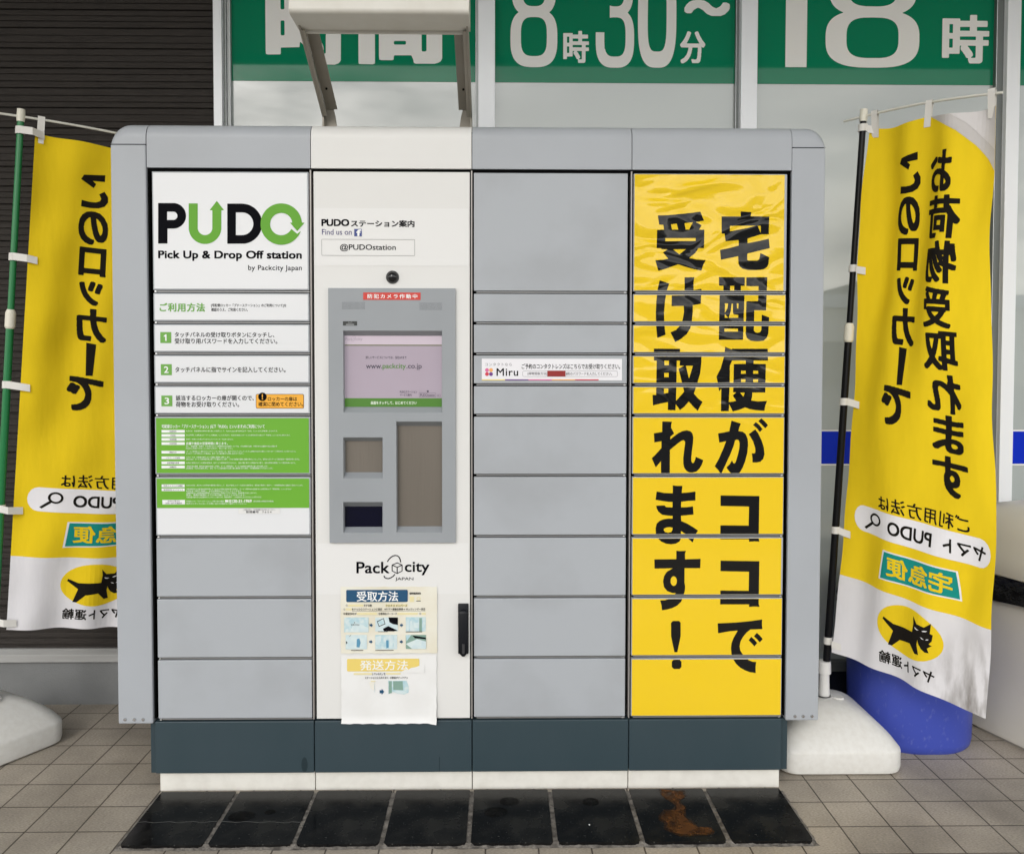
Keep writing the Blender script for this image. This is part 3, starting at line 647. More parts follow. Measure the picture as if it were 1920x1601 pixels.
ly.append((T('店舗や施設の営業時間に準じます。', c4(1035, 1266, 885, 901), SEMI), 0, Y2))
deco(o, 'lettering', [white_ink, ink], *ly)
o = sheet_on(6)
zg = c4(863, 1727, 1250, 1251)[2]; _, xa, xb, zl, zt = doors[0, 6]
ly = [(rect(xa+.0042, xb-.0042, zg, zt-.0042), 2, Y2)]
for y0, h, t in ((1120, 15, '防犯カメラによる撮影'), (1142, 15, '緊急時対応 メンテナンス')): ly += [(rect(*c4(900, 1028, y0, y0+h)), 0, Y3), (T(t, c4(912, 1018, y0+3, y0+12)), 1, -.003)]
ly += [(rect(*c4(904, 1030, 1206, 1231)), 0, Y3), (T('PUDOに関する', c4(935, 1000, 1208, 1217)), 1, -.003), (T('お問い合わせ連絡先', c4(922, 1014, 1219, 1229)), 1, -.003)]
for y0, x1, t in ((1121, 1685, 'PUDOの付近、周辺および利用者の確認等を目的として、当社が管理したデータ(指定の撮影等)は、関係者や警察の一部分で、一定期間経過後に自動的に消去いたします。'),
                  (1142, 1620, '1.機械障害または電源供給異常等によりPUDOの緊急点検を要する時は、サービス提供者の従業員または関係者(以下「関係者等」といいます)が'),
                  (1152, 1345, 'PUDOを一時的に閉鎖し、または使用中止とすることができます。'), (1163, 1430, '2.機械障害または電源供給異常等によりPUDOがご利用ができない場合は、関係者等が対応しますので、'),
                  (1174, 1366, '緊急、業務の範囲により行為代替になることがあります。'), (1186, 1456, '3.責任者の案内または設備等のメンテナンス等のため、関係者等が、この施設内に立入りすることがあります。'),
                  (1209, 1245, '宅配便ロッカー「プドーステーション」お問い合わせ電話'), (1209.5, 1520, ''), (1222, 1370, '音声ガイダンスに沿ってお問い合わせ項目をご選択してください。')):
    if t: ly.append((T(t, c4(1037, x1, y0, y0+9)), 0, Y3))
ly += [(rect(*c4(1252, 1271, 1206, 1218)), 0, Y3), (T('0120-31-1969', c4(1275, 1400, 1204, 1220), BOLD), 0, Y3), (T('(受付時間:24時間/年中無休)', c4(1408, 1522, 1209, 1219)), 0, Y3)]
bx = c4(1325, 1558, 1252, 1283)
ly += [(rrect(*bx, .003), 3, Y2), (rrect(bx[0]+.0006, bx[1]-.0006, bx[2]+.0006, bx[3]-.0006, .0025), 4, Y3), (T('ご連絡の際は、下記管理番号をお知らせください。', c4(1352, 1532, 1256, 1264)), 1, -.003), (T('管理番号　7 6 5 4', c4(1368, 1510, 1266, 1279), SEMI), 1, -.003)]
deco(o, 'lettering', [white_ink, ink, green2, M('pale_grey_ink', (.55, .56, .57), .5), sticker], *ly)

# --- column three: contact lens sticker
o = doors[2, 3][0]; bx = c4
def c5(x0, x1, y0, y1): return PB(570+x0/S1, 570+x1/S1, 530+y0/S1, 530+y1/S1)
b = MB(); b.flat(rect(*c5(988, 1767, 423, 543)), Y1); b.build('sticker', M('glossy_white_sticker', (.85, .84, .87), .2), o)
pk, pr, rd, og, yl = M('pink_ink', (.72, .16, .35), .4), M('purple_ink', (.16, .04, .25), .4), M('red_ink', (.62, .04, .07), .4), M('light_orange_ink', (.88, .40, .12), .4), M('pale_yellow_ink', (.85, .70, .22), .4)
def c5p(x, y): q = at(570+x/S1, 530+y/S1); return q.x, q.z
pill = c5(1215, 1742, 491, 522)
deco(o, 'lettering', [ink, pk, og, rd, pr, yl, M('dark_red_patch', (.28, .012, .010), .5), M('mid_grey_ink', (.16, .15, .17), .5)],
     (T('コンタクトなら', c5(1007, 1155, 446, 463), None, 64, 1.12), 7, Y2), (disc(*c5p(1017, 486), .0060), 1, Y2), (disc(*c5p(1039.5, 486), .0060), 2, Y2), (disc(*c5p(1017, 508), .0060), 3, Y2), (disc(*c5p(1039.5, 508), .0060), 4, Y2),
     (T('Miru', c5(1070, 1190, 476, 518), (.016, .014), 90, 1.1), 0, Y2), (T('ご予約のコンタクトレンズはこちらでお受け取りください。', c5(1210, 1756, 451, 480), (.02, .018), 72), 0, Y2),
     (outline(*pill, .0050, .0008), 7, Y2), (T('[荷物受取方法]', c5(1243, 1350, 497, 515), SEMI), 7, Y2), (T('8桁のパスワードを入力してください。', c5(1456, 1712, 497, 515), SEMI), 7, Y2),
     (rect(*c5(1352, 1453, 489, 521)), 6, Y3), (rect(*c5(988, 1117, 537, 543)), 5, Y2), (rect(*c5(1117, 1247, 537, 543)), 4, Y2), (rect(*c5(1247, 1377, 537, 543)), 1, Y2), (rect(*c5(1377, 1507, 537, 543)), 2, Y2), (rect(*c5(1507, 1637, 537, 543)), 3, Y2))

# --- column four: glossy yellow film and the sliced characters
for i in range(10):
    o, xa, xb, zl, zt = doors[3, i]; e = .0026; xr = xb-e
    if i == 0: xr = xb-.0085
    if i == 7: xr = xb-.006
    b = MB(); nx = 24; nz_ = max(3, int((zt-zl)/.018)); v = []
    for c in range(nz_+1):
        for a in range(nx+1):
            x = xa+e+(xr-xa-e)*a/nx; z = zl+e+(zt-zl-2*e)*c/nz_
            v.append((x, Y1, z))
    b.add(v, [(c*(nx+1)+a, c*(nx+1)+a+1, (c+1)*(nx+1)+a+1, (c+1)*(nx+1)+a) for c in range(nz_) for a in range(nx)])
    b.build('yellow_sheet', yel, o)
    for gl_ in big['all']:
        sl = clip(gl_, zl+e+.0004, zt-e-.0004)
        if sl[1]: deco(o, 'character', [yink], (sl, 0, Y2))

# --- plinth and foot
for k in range(4):
    xa, xb = CX[k]+(.001 if k == 0 else .0012), CX[k+1]-(.0085 if k == 3 else .0012)
    b = MB(); b.box(xa, xb, 0, .05, .062, ZBOT-.006); b.build('plinth_panel', teal, lk, bevel=.0025)
    if k == 0: pn = [o_ for o_ in lk.children if o_.name.startswith('plinth_panel')][-1]; q = at(571, 1433); deco(pn, 'drip_mark', M('teal_stain', (.016, .030, .037), .5, .3), (disc(q.x, q.z, .010, .024, 20), 0, -.0005))
    if k == 1: pn = [o_ for o_ in lk.children if o_.name.startswith('plinth_panel')][-1]; q = at(824, 1432); deco(pn, 'scratch', M('teal_stain', (.016, .030, .037), .5, .3), (rect(q.x-.0012, q.x+.0012, q.z-.024, q.z+.024), 0, -.0005))
    b = MB(); b.box(xa+(.009 if k == 0 else 0), xb-(.002 if k == 3 else 0), .012, .06, 0, .0615); b.build('foot_strip', stone_base, lk, bevel=.002)
b = MB(); b.box(CX[0]+.012, CX[4]-.006, .051, DEP, .02, .2345); b.build('plinth_core', black, lk)
for xa, xb in ((CX[0]-.0225, CX[0]+.0002), (CX[4]-.0075, CX[4]+.018)):
    b = MB(); b.box(xa, xb, .022, DEP-.02, .054, ZBOT-.014); b.build('plinth_side', teal, lk, bevel=.002)

# --- the white service column
kx0, kx1 = CX[1]+.008, CX[2]-.0065
def c5(x0, x1, y0, y1): return PB(570+x0/S1, 570+x1/S1, 530+y0/S1, 530+y1/S1)
pan = c5(142, 843, 33, 1440); kz0, kz1 = ZBOT+.001, ZH-.010
b = MB(); px_ = (kx0, pan[0]+.004, pan[1]-.004, kx1); pz_ = (kz0, pan[2]+.004, pan[3]-.004, kz1)
vv = [(x, y, z) for y in (0, .022) for z in pz_ for x in px_]
ff = []
for j in range(3):
    for i in range(3):
        if (i, j) != (1, 1):
            q = (j*4+i, j*4+i+1, (j+1)*4+i+1, (j+1)*4+i); ff += [q, tuple(16+t for t in q[::-1])]
for ring_ in ([0, 1, 2, 3, 7, 11, 15, 14, 13, 12, 8, 4], [5, 9, 10, 6]):
    for a, c in zip(ring_, ring_[1:]+ring_[:1]): ff.append((c, a, 16+a, 16+c))
b.add(vv, ff); sdoor = b.build('service_door', white_paint, lk, bevel=.002, rnd=True)
S6 = 5.3373
def c6(x0, x1, y0, y1): return PB(580+x0/S6, 580+x1/S6, 360+y0/S6, 360+y1/S6)
b = MB(); b.flat(rect(*c6(50, 1595, 166, 740)), -.0008); b.build('info_sticker', sticker, sdoor)
fb = M('blue_ink', (.030, .055, .24), .4); vi = M('violet_ink', (.07, .06, .19), .4)
bx = c6(450, 526, 372, 446)
deco(sdoor, 'lettering', [ink, vi, fb, white_ink, M('line_grey', (.10, .10, .10), .5)],
     (T('PUDO', c6(122, 400, 274, 344), (.042, .036), 90), 0, Y2), (T('ステーション案内', c6(418, 1053, 284, 353), (.03, .026), 90), 0, Y2), (T('Find us on', c6(127, 425, 374, 430), (.01, .01)), 1, Y2),
     (rect(*bx), 2, Y2), (T('f', (bx[0]+.0066, bx[1]-.0013, bx[2]+.0003, bx[3]-.0018), (.05, .04)), 3, Y3), (outline(*c6(125, 1055, 477, 638), .002, .0008), 4, Y2), (T('@PUDOstation', c6(308, 866, 524, 596), (.014, .013), 90), 0, Y2))
# camera dome
cp = at(736, 520)
b = MB(); rings = []
for a in range(7):
    t = rad(90*a/6); rings.append([(cp.x+.0165*math.cos(t)*math.cos(2*math.pi*i/24), -.004-.013*math.sin(t), cp.z+.0165*math.cos(t)*math.sin(2*math.pi*i/24)) for i in range(24)] if a < 6 else [(cp.x+.0004*math.cos(2*math.pi*i/24), -.017, cp.z+.0004*math.sin(2*math.pi*i/24)) for i in range(24)])
b.loft(rings); dome_m = M('black_dome', (.006, .006, .007), .07, .6)
sc_ = MB(); sc_.tube((cp.x, 0, cp.z), (cp.x, -.005, cp.z), .0205, .0195, 28); cmo = sc_.build('security_camera', M('black_plastic', (.018, .018, .019), .4), lk, smooth=True)
b.build('lens_dome', dome_m, cmo, smooth=True, rnd=True)
# grey control panel with bevelled recesses
def c5q(x0, x1, y0, y1): return c5(x0, x1, y0, y1)
PY, RY = -.011, .016
holes = [((222, 769, 268, 722), (227, 766, 295, 690)), ((222, 440, 858, 1084), (230, 436, 880, 1053)), ((222, 440, 1215, 1386), (228, 436, 1243, 1356)), ((516, 769, 770, 1384), (521, 767, 796, 1353))]
ho = [c5(*h[0]) for h in holes]; hi = [PB(570+h[1][0]/S1, 570+h[1][1]/S1, 530+h[1][2]/S1, 530+h[1][3]/S1, RY) for h in holes]
xs = sorted({pan[0], pan[1], *[h[0] for h in ho], *[h[1] for h in ho]}); zs_ = sorted({pan[2], pan[3], *[h[2] for h in ho], *[h[3] for h in ho]})
b = MB()
for i in range(len(xs)-1):
    for j in range(len(zs_)-1):
        cx, cz = (xs[i]+xs[i+1])/2, (zs_[j]+zs_[j+1])/2
        if not any(h[0] < cx < h[1] and h[2] < cz < h[3] for h in ho): b.flat(rect(xs[i], xs[i+1], zs_[j], zs_[j+1]), PY)
for o_, i_ in zip(ho, hi):
    a = [(o_[0], PY, o_[2]), (o_[1], PY, o_[2]), (o_[1], PY, o_[3]), (o_[0], PY, o_[3])]; c = [(i_[0], RY, i_[2]), (i_[1], RY, i_[2]), (i_[1], RY, i_[3]), (i_[0], RY, i_[3])]
    b.add(a+c, [(0, 1, 5, 4), (1, 2, 6, 5), (2, 3, 7, 6), (3, 0, 4, 7)])
x0, x1, zz0, zz1 = pan
b.add([(x0, PY, zz0), (x1, PY, zz0), (x1, PY, zz1), (x0, PY, zz1), (x0, 0, zz0), (x1, 0, zz0), (x1, 0, zz1), (x0, 0, zz1)], [(0, 4, 5, 1), (1, 5, 6, 2), (2, 6, 7, 3), (3, 7, 4, 0)])
panel_m = M('panel_grey', (.315, .335, .355), .45, .4, var=.15, vscale=4, bump=.03, bscale=400)
panel = b.build('control_panel', panel_m, lk)
beige = M('brushed_steel_beige', (.185, .162, .135), .38, metal=.35, var=.35, vscale=12, vcol=(.14, .122, .10), bump=.08, bscale=160, stretch=(1, 1, .06))
def inset(k, mat, name, y=RY-.0003):
    b = MB(); b.flat(rect(hi[k][0], hi[k][1], hi[k][2], hi[k][3]), y); return b.build(name, mat, panel)
inset(1, beige, 'cover_plate'); inset(3, beige, 'cover_plate')
inset(2, M('dark_scanner_glass', (.0012, .0012, .012), .03, .35), 'scanner_window')
scr = M('screen_lavender', (.31, .262, .305), .12, .5, var=.2, vscale=7, vcol=(.36, .315, .38), emit=.36)
inset(0, scr, 'screen')
def s5(x0, x1, y0, y1): return PB(570+x0/S1, 570+x1/S1, 530+y0/S1, 530+y1/S1, RY)
def cube_logo(pm, k=1.0):
    """the parcel cube and its two arcs, in units of the big logo"""
    hexa = [(733, 199), (774, 217), (774, 266), (733, 287), (691, 266), (691, 217)]
    L = [stroke([pm(*p) for p in hexa], k*8, True), stroke([pm(691, 217), pm(733, 236), pm(774, 217)], k*8), stroke([pm(733, 236), pm(733, 287)], k*8)]
    a1 = [(651, 190), (662, 172), (678, 155), (697, 142), (716, 137), (735, 140), (749, 152), (758, 172), (762, 194)]
    a2 = [(622, 305), (628, 319), (642, 328), (660, 330), (682, 322), (700, 310), (714, 293)]
    return merge(*L, stroke([pm(*p) for p in a1], k*9), stroke([pm(*p) for p in a2], k*9))
def small(x, y):
    q = at(570+(228+(x-393)*97/607)/S1, 530+(322-(300-y)*.157)/S1, RY); return q.x, q.z
U6 = (at(700, 1050).x-at(600, 1050).x)/100/4.447
ys = RY-.0009
bx = s5(640, 733, 613, 635)
deco(panel, 'screen_lettering', [M('screen_ink', (.05, .04, .06), .3, emit=.3), M('screen_green', (.055, .16, .018), .3, emit=.3), M('screen_white', (.6, .65, .55), .3, emit=.4), M('screen_pale', (.40, .34, .385), .2, emit=.45), M('screen_logo', (.24, .20, .24), .3, emit=.4), M('screen_olive', (.10, .11, .04), .3, emit=.3)],
     (rect(*s5(227, 766, 296, 346)), 3, ys+.0003), (rect(*s5(227, 766, 345, 351)), 5, ys), (rect(*s5(227, 766, 642, 690)), 1, ys),
     (T('Pack', s5(229, 272, 306, 322)), 4, ys-.0004), (T('city', s5(292, 325, 306, 326)), 4, ys-.0004), (cube_logo(small, U6*.24), 4, ys-.0004),
     (T('詳しいサービスについては、当社HPまで', s5(343, 570, 408, 424), SEMI), 0, ys), (T('www.', s5(345, 434, 458, 478), (.018, .016)), 0, ys), (T('packcity', s5(437, 566, 449, 486), (.018, .016)), 1, ys), (T('.co.jp', s5(570, 654, 451, 486), (.018, .016)), 0, ys),
     (T('PUDOステーション', s5(533, 628, 600, 614), SEMI), 0, ys), (T('サービス案内', s5(533, 598, 617, 631), SEMI), 0, ys), (T('Find us on', s5(640, 680, 600, 608)), 4, ys), (rect(*s5(683, 693, 599, 609)), 0, ys),
     (outline(*bx, .0012, .0007), 0, ys), (T('PUDOstation', s5(646, 727, 618, 631), SEMI), 0, ys), (outline(*s5(747, 757, 621, 633), .0008, .0006), 0, ys), (outline(*s5(741, 745, 622, 633), .0004, .0005), 0, ys), (T('画面をタッチして、はじめてください', s5(372, 626, 659, 677), SEMI), 2, ys-.0004))
rb = c5(332, 650, 57, 98)
deco(panel, 'camera_notice', [M('red_sticker', (.60, .035, .022), .35), white_ink], (rect(*rb), 0, PY-.0008), (T('防犯カメラ作動中', c5(356, 632, 66, 90), (.028, .02), 72, 1.35), 1, PY-.0014))
for x0_, x1_, y0_, y1_ in ((214, 343, 109, 150), (643, 770, 113, 154)):
    q = c5(x0_, x1_, y0_, y1_); L = []
    for i in range(20):
        for j in range(7):
            cx, cz = q[0]+(i+.5)*(q[1]-q[0])/20, q[2]+(j+.5)*(q[3]-q[2])/7; L.append(disc(cx, cz, .00072, n=8))
    deco(panel, 'speaker_grille', [black], (merge(*L), 0, PY-.0004))
q = c5(220, 299, 216, 240)
deco(panel, 'contact_tag', [M('tag_black', (.022, .025, .025), .3), M('tag_grey', (.4, .42, .42), .4)], (rrect(*q, .001), 0, PY-.0008),
     (stroke([c5p(250, 228), c5p(250, 219), c5p(258, 227), c5p(270, 219), c5p(270, 228)], .0008), 1, PY-.0014), (rect(*c5(237, 282, 232, 236)), 1, PY-.0014))
# logo sticker
S7 = 4.4469
def c7(x0, x1, y0, y1, Y=0): return PB(580+x0/S7, 580+x1/S7, 1010+y0/S7, 1010+y1/S7, Y)
def c7p(x, y): q = at(580+x/S7, 1010+y/S7); return q.x, q.z
b = MB(); b.flat(rect(*c7(63, 1330, 36, 460)), -.0006); b.build('logo_sticker', sticker, sdoor)
deco(sdoor, 'logo_lettering', [ink], (T('Pack', c7(393, 668, 190, 286), (.020, .018), 90), 0, Y2), (T('city', c7(797, 1001, 190, 302), (.020, .018), 90), 0, Y2), (cube_logo(c7p, U6), 0, Y2), (T('JAPAN', c7(718, 868, 319, 351), (.006, .006)), 0, Y2))
# faded notices taped below
def paper(shape_pts, curl):
    b = MB(); x0, x1, z0, z1 = shape_pts; nx, nz2 = 22, 16; v = []
    for j in range(nz2+1):
        for i in range(nx+1):
            u, w = i/nx, j/nz2; ex = .0009*math.sin(9*u+2*w)*math.sin(7*w+1)
            cu = curl*max(0, (u-.86)/.14)**2*max(0, (.5-w)/.5)+.5*curl*max(0, (.06-w)/.06)
            jx = .0009*math.sin(w*31)*(u in (0, 1)); jz = .0010*math.sin(u*43+1)*(w in (0, 1))
            v.append((x0+(x1-x0)*u+jx, -.0035+ex-cu, z0+(z1-z0)*w+jz))
    b.add(v, [(j*(nx+1)+i, j*(nx+1)+i+1, (j+1)*(nx+1)+i+1, (j+1)*(nx+1)+i) for j in range(nz2) for i in range(nx)]); return b
pa1 = M('old_paper', (.80, .78, .68), .45, var=.35, vscale=9, vcol=(.62, .52, .30)); pa2 = M('torn_paper', (.80, .80, .79), .6, var=.25, vscale=14, vcol=(.66, .65, .62))
nb = M('navy_print', (.008, .075, .17), .4); yp = M('faded_yellow_print', (.80, .62, .16), .5); yt = M('pale_yellow_print', (.78, .70, .40), .5)
sk, sk2, gp, tp = M('sky_print', (.42, .62, .68), .5, var=.8, vscale=70, vcol=(.72, .78, .76)), M('blue_print', (.10, .30, .46), .5), M('grey_green_print', (.22, .36, .30), .5), M('pale_print', (.66, .76, .76), .5, var=.5, vscale=50, vcol=(.45, .62, .70))
n1_ = paper(c7(264, 1066, 397, 950), .0).build('notice', pa1, lk, smooth=True); n1_['label'] = 'upper yellowed paper notice with blue heading and small pictures'
yp0 = -.0052
L = [(rrect(*c7(310, 822, 421, 523), .004), 1, yp0), (T('受取方法', c7(398, 742, 432, 516), (.022, .018), 90), 2, yp0-.0006), (T('amazon', c7(837, 930, 443, 459), BOLD), 0, yp0), (rect(*c7(838, 874, 476, 522)), 4, yp0),
     (stroke([c7p(912+13*math.cos(a/8*math.pi), 494+13*math.sin(a/8*math.pi)) for a in range(16)], U6*6, True), 4, yp0), (rect(*c7(893, 930, 511, 516)), 0, yp0),
     (T('①', c7(305, 322, 542, 560)), 0, yp0), (rect(*c7(326, 452, 543, 560)), 4, yp0), (T('をする時', c7(458, 522, 541, 562), SEMI), 0, yp0), (rect(*c7(636, 820, 541, 561)), 4, yp0), (T('クロネコ メンバーズ', c7(638, 818, 541, 561), SEMI), 0, yp0-.0005),
     (T('②', c7(286, 302, 575, 592)), 0, yp0), (rect(*c7(306, 355, 574, 592)), 4, yp0), (T('をＰＵＤＯステーションに設定　※ヤマト運輸会員後→ Ｍｙカレンダー設定', c7(358, 968, 572, 594), SEMI), 0, yp0), (rect(*c7(358, 968, 596, 598)), 0, yp0),
     (T('③運送会社が', c7(286, 396, 610, 630), SEMI), 0, yp0), (rect(*c7(400, 566, 611, 629)), 4, yp0), (T('④専用のバーコード', c7(580, 732, 610, 630), SEMI), 0, yp0), (rect(*c7(736, 905, 611, 629)), 4, yp0), (T('⑤', c7(917, 934, 610, 628)), 0, yp0), (rect(*c7(938, 972, 611, 629)), 4, yp0)]
def pic(x0, x1, y0, y1, mi): return (rect(*c7(x0, x1, y0, y1)), mi, yp0)
def pp(mi, *pts, d=.0004): return (poly([c7p(*p) for p in pts]), mi, yp0-d)
L += [pic(293, 496, 650, 774, 5), pp(8, (380, 680), (496, 740), (496, 774), (340, 774)), pp(5, (420, 650), (496, 650), (496, 715)), pp(0, (376, 690), (384, 690), (384, 697), (376, 697), d=.0008), (T('利用方法は', c7(350, 420, 704, 718)), 0, yp0-.0008),
      pic(552, 740, 650, 766, 8), pp(0, (566, 682), (622, 655), (636, 706), (582, 728)), pp(5, (572, 686), (619, 661), (630, 702), (585, 720), d=.0008), pp(0, (662, 650), (740, 650), (740, 712), (700, 706), (670, 690)), pp(0, (615, 745), (660, 722), (740, 760), (706, 766), (624, 764)),
      pic(806, 972, 648, 766, 5), pp(8, (815, 680), (832, 680), (832, 764), (815, 764)), pp(8, (840, 680), (860, 680), (860, 764), (840, 764)), pp(7, (918, 655), (940, 655), (940, 766), (918, 766)), pp(8, (870, 700), (915, 690), (912, 740), (872, 735)),
      pic(305, 482, 796, 915, 8), pp(6, (398, 830), (420, 825), (430, 860), (420, 900), (396, 898)), pp(0, (307, 845), (322, 860), (310, 872)), pp(0, (345, 798), (352, 798), (330, 815)),
      pic(552, 734, 796, 915, 5), pp(6, (642, 840), (662, 840), (664, 900), (644, 908)), pp(8, (672, 800), (700, 800), (696, 915), (668, 915)), pp(8, (706, 800), (734, 800), (734, 915), (706, 915)), pp(8, (556, 810), (600, 800), (600, 850), (560, 880)),
      pic(806, 974, 796, 912, 7), pp(8, (806, 870), (900, 830), (974, 850), (974, 912), (860, 912)), pp(0, (860, 800), (974, 818), (974, 832), (880, 822)), pp(5, (806, 796), (850, 796), (812, 850))]
for ax, ay in ((517, 715), (770, 715), (515, 853), (769, 853)):
    L.append((poly([c7p(ax+a, ay+c) for a, c in ((-13, -8), (0, -8), (0, -17), (14, 0), (0, 17), (0, 8), (-13, 8))]), 1, yp0))
for a, c, d in ((575, 655, 766), (805, 942, 768), (350, 452, 922), (552, 704, 922)): L.append((rect(*c7(a, c, d, d+5)), 0, yp0))
deco(n1_, 'print', [ink, nb, white_ink, yp, yt, sk, sk2, gp, tp], *L)
n2_ = paper(c7(268, 1062, 964, 1530), .012).build('notice', pa2, lk, smooth=True); n2_['label'] = 'lower torn white paper notice with faded yellow heading'
hd = clip(merge(rrect(*c7(317, 918, 994, 1098), .004)), -9, 9)
tear = poly([c7p(*p) for p in ((770, 1100), (800, 1082), (825, 1085), (850, 1068), (890, 1062), (920, 1050), (960, 1040), (960, 1110), (770, 1110))])
L = [(hd, 3, yp0), (T('発送方法', c7(425, 824, 1006, 1088), (.016, .014), 90), 2, yp0-.0006), (tear, 9, yp0-.0012),
     (T('しているモノを', c7(527, 637, 1111, 1130), SEMI), 0, yp0), (rect(*c7(372, 525, 1112, 1128)), 4, yp0), (rect(*c7(642, 762, 1110, 1126)), 4, yp0), (T('ステーションに入れておく', c7(465, 659, 1142, 1162), SEMI), 0, yp0), (T('②業者がピックアッ', c7(674, 822, 1142, 1162), SEMI), 0, yp0),
     (poly([c7p(*p) for p in ((588, 1255), (605, 1255), (605, 1242), (625, 1268), (605, 1294), (605, 1281), (588, 1281))]), 1, yp0),
     (poly([c7p(*p) for p in ((660, 1176), (812, 1176), (832, 1230), (828, 1275), (790, 1292), (740, 1284), (700, 1270), (662, 1288))]), 5, yp0),
     pp(7, (664, 1180), (690, 1180), (690, 1278), (664, 1284)), pp(7, (700, 1180), (780, 1180), (784, 1255), (702, 1252)), pp(8, (706, 1260), (780, 1262), (820, 1280), (742, 1284)), (rect(*c7(543, 546, 1205, 1275)), 8, yp0), (rect(*c7(515, 552, 1178, 1186)), 4, yp0), (poly([c7p(*p) for p in ((500, 1190), (545, 1190), (545, 1260), (515, 1240))]), 10, yp0+.0003)]
deco(n2_, 'print', [ink, nb, white_ink, yp, yt, sk, sk2, gp, tp, pa2, M('cream_print', (.80, .78, .70), .5)], *L)
# lever handle
hx = c7(1241, 1328, 535, 952); hb = M('black_handle', (.008, .009, .012), .38, .2)
b = MB(); b.box(hx[0], hx[1], -.010, 0, hx[2], hx[3]); hnd = b.build('handle', hb, lk, bevel=.003, smooth=True)
b = MB(); w = (hx[1]-hx[0])/2; cxh = (hx[0]+hx[1])/2; hz1 = c7(0, 9, 583, 584)[3]; hz0 = c7(0, 9, 976, 977)[2]; pts = []
for (zz, ww, yy) in ((hz0, .004, -.012), (hz0+.006, .0075, -.016), (hz0+.016, w*.92, -.019), (hz0+.05, w*.86, -.021), (hz1-.012, w*.82, -.021), (hz1-.004, w*.7, -.019), (hz1, w*.35, -.015)):
    pts.append([(cxh-ww, -.009, zz), (cxh+ww, -.009, zz), (cxh+ww, yy, zz), (cxh-ww, yy, zz)])
b.loft(pts); b.build('lever', hb, hnd, bevel=.0018, smooth=True, rnd=True)
b = MB(); b.box(cxh-.0035, cxh+.005, -.0225, -.0195, hz0+.012, hz0+.043); b.build('lock_slot', M('handle_slot', (.03, .03, .034), .5), hnd, bevel=.001)

# --- rain hood carried on two arms above the service column
hood = M('hood_cream_paint', (.70, .68, .62), .45, var=.25, vscale=14, vcol=(.50, .46, .38)); hood2 = M('arm_grey_paint', (.33, .305, .26), .5, metal=.2, var=.5, vscale=16, vcol=(.30, .27, .22))
YF, YB = -.31, -.185; hl, hr = at(541, 25, YF).x, at(879, 25, YF).x; zu = at(700, 25, YF).z; zt2 = zu+.16
def beam():
    b = MB(); r = .013; n = 6
    p = [(YB, zu+.0), (YF+r+.003, zu), (YF+r, zu)] + [(YF+r-r*math.sin(math.pi/2*i/n), zu+r-r*math.cos(math.pi/2*i/n)) for i in range(1, n+1)] + [(YF+.02, zt2), (YB-.02, zt2+.02), (YB, zu+.03)]
    m = len(p); v = [(x, y, z) for x in (hl, hr) for y, z in p]
    b.add(v, [(i, (i+1) % m, m+(i+1) % m, m+i) for i in range(m)]+[tuple(range(m-1, -1, -1)), tuple(range(m, 2*m))]); return b
hd_o = beam().build('rain_hood', hood, lk, smooth=True, rnd=True)
b = MB(); b.box(hl+.006, hr-.006, YB-.004, YB+.004, zu-.008, zu+.012); b.build('drip_lip', hood, hd_o, bevel=.0015)
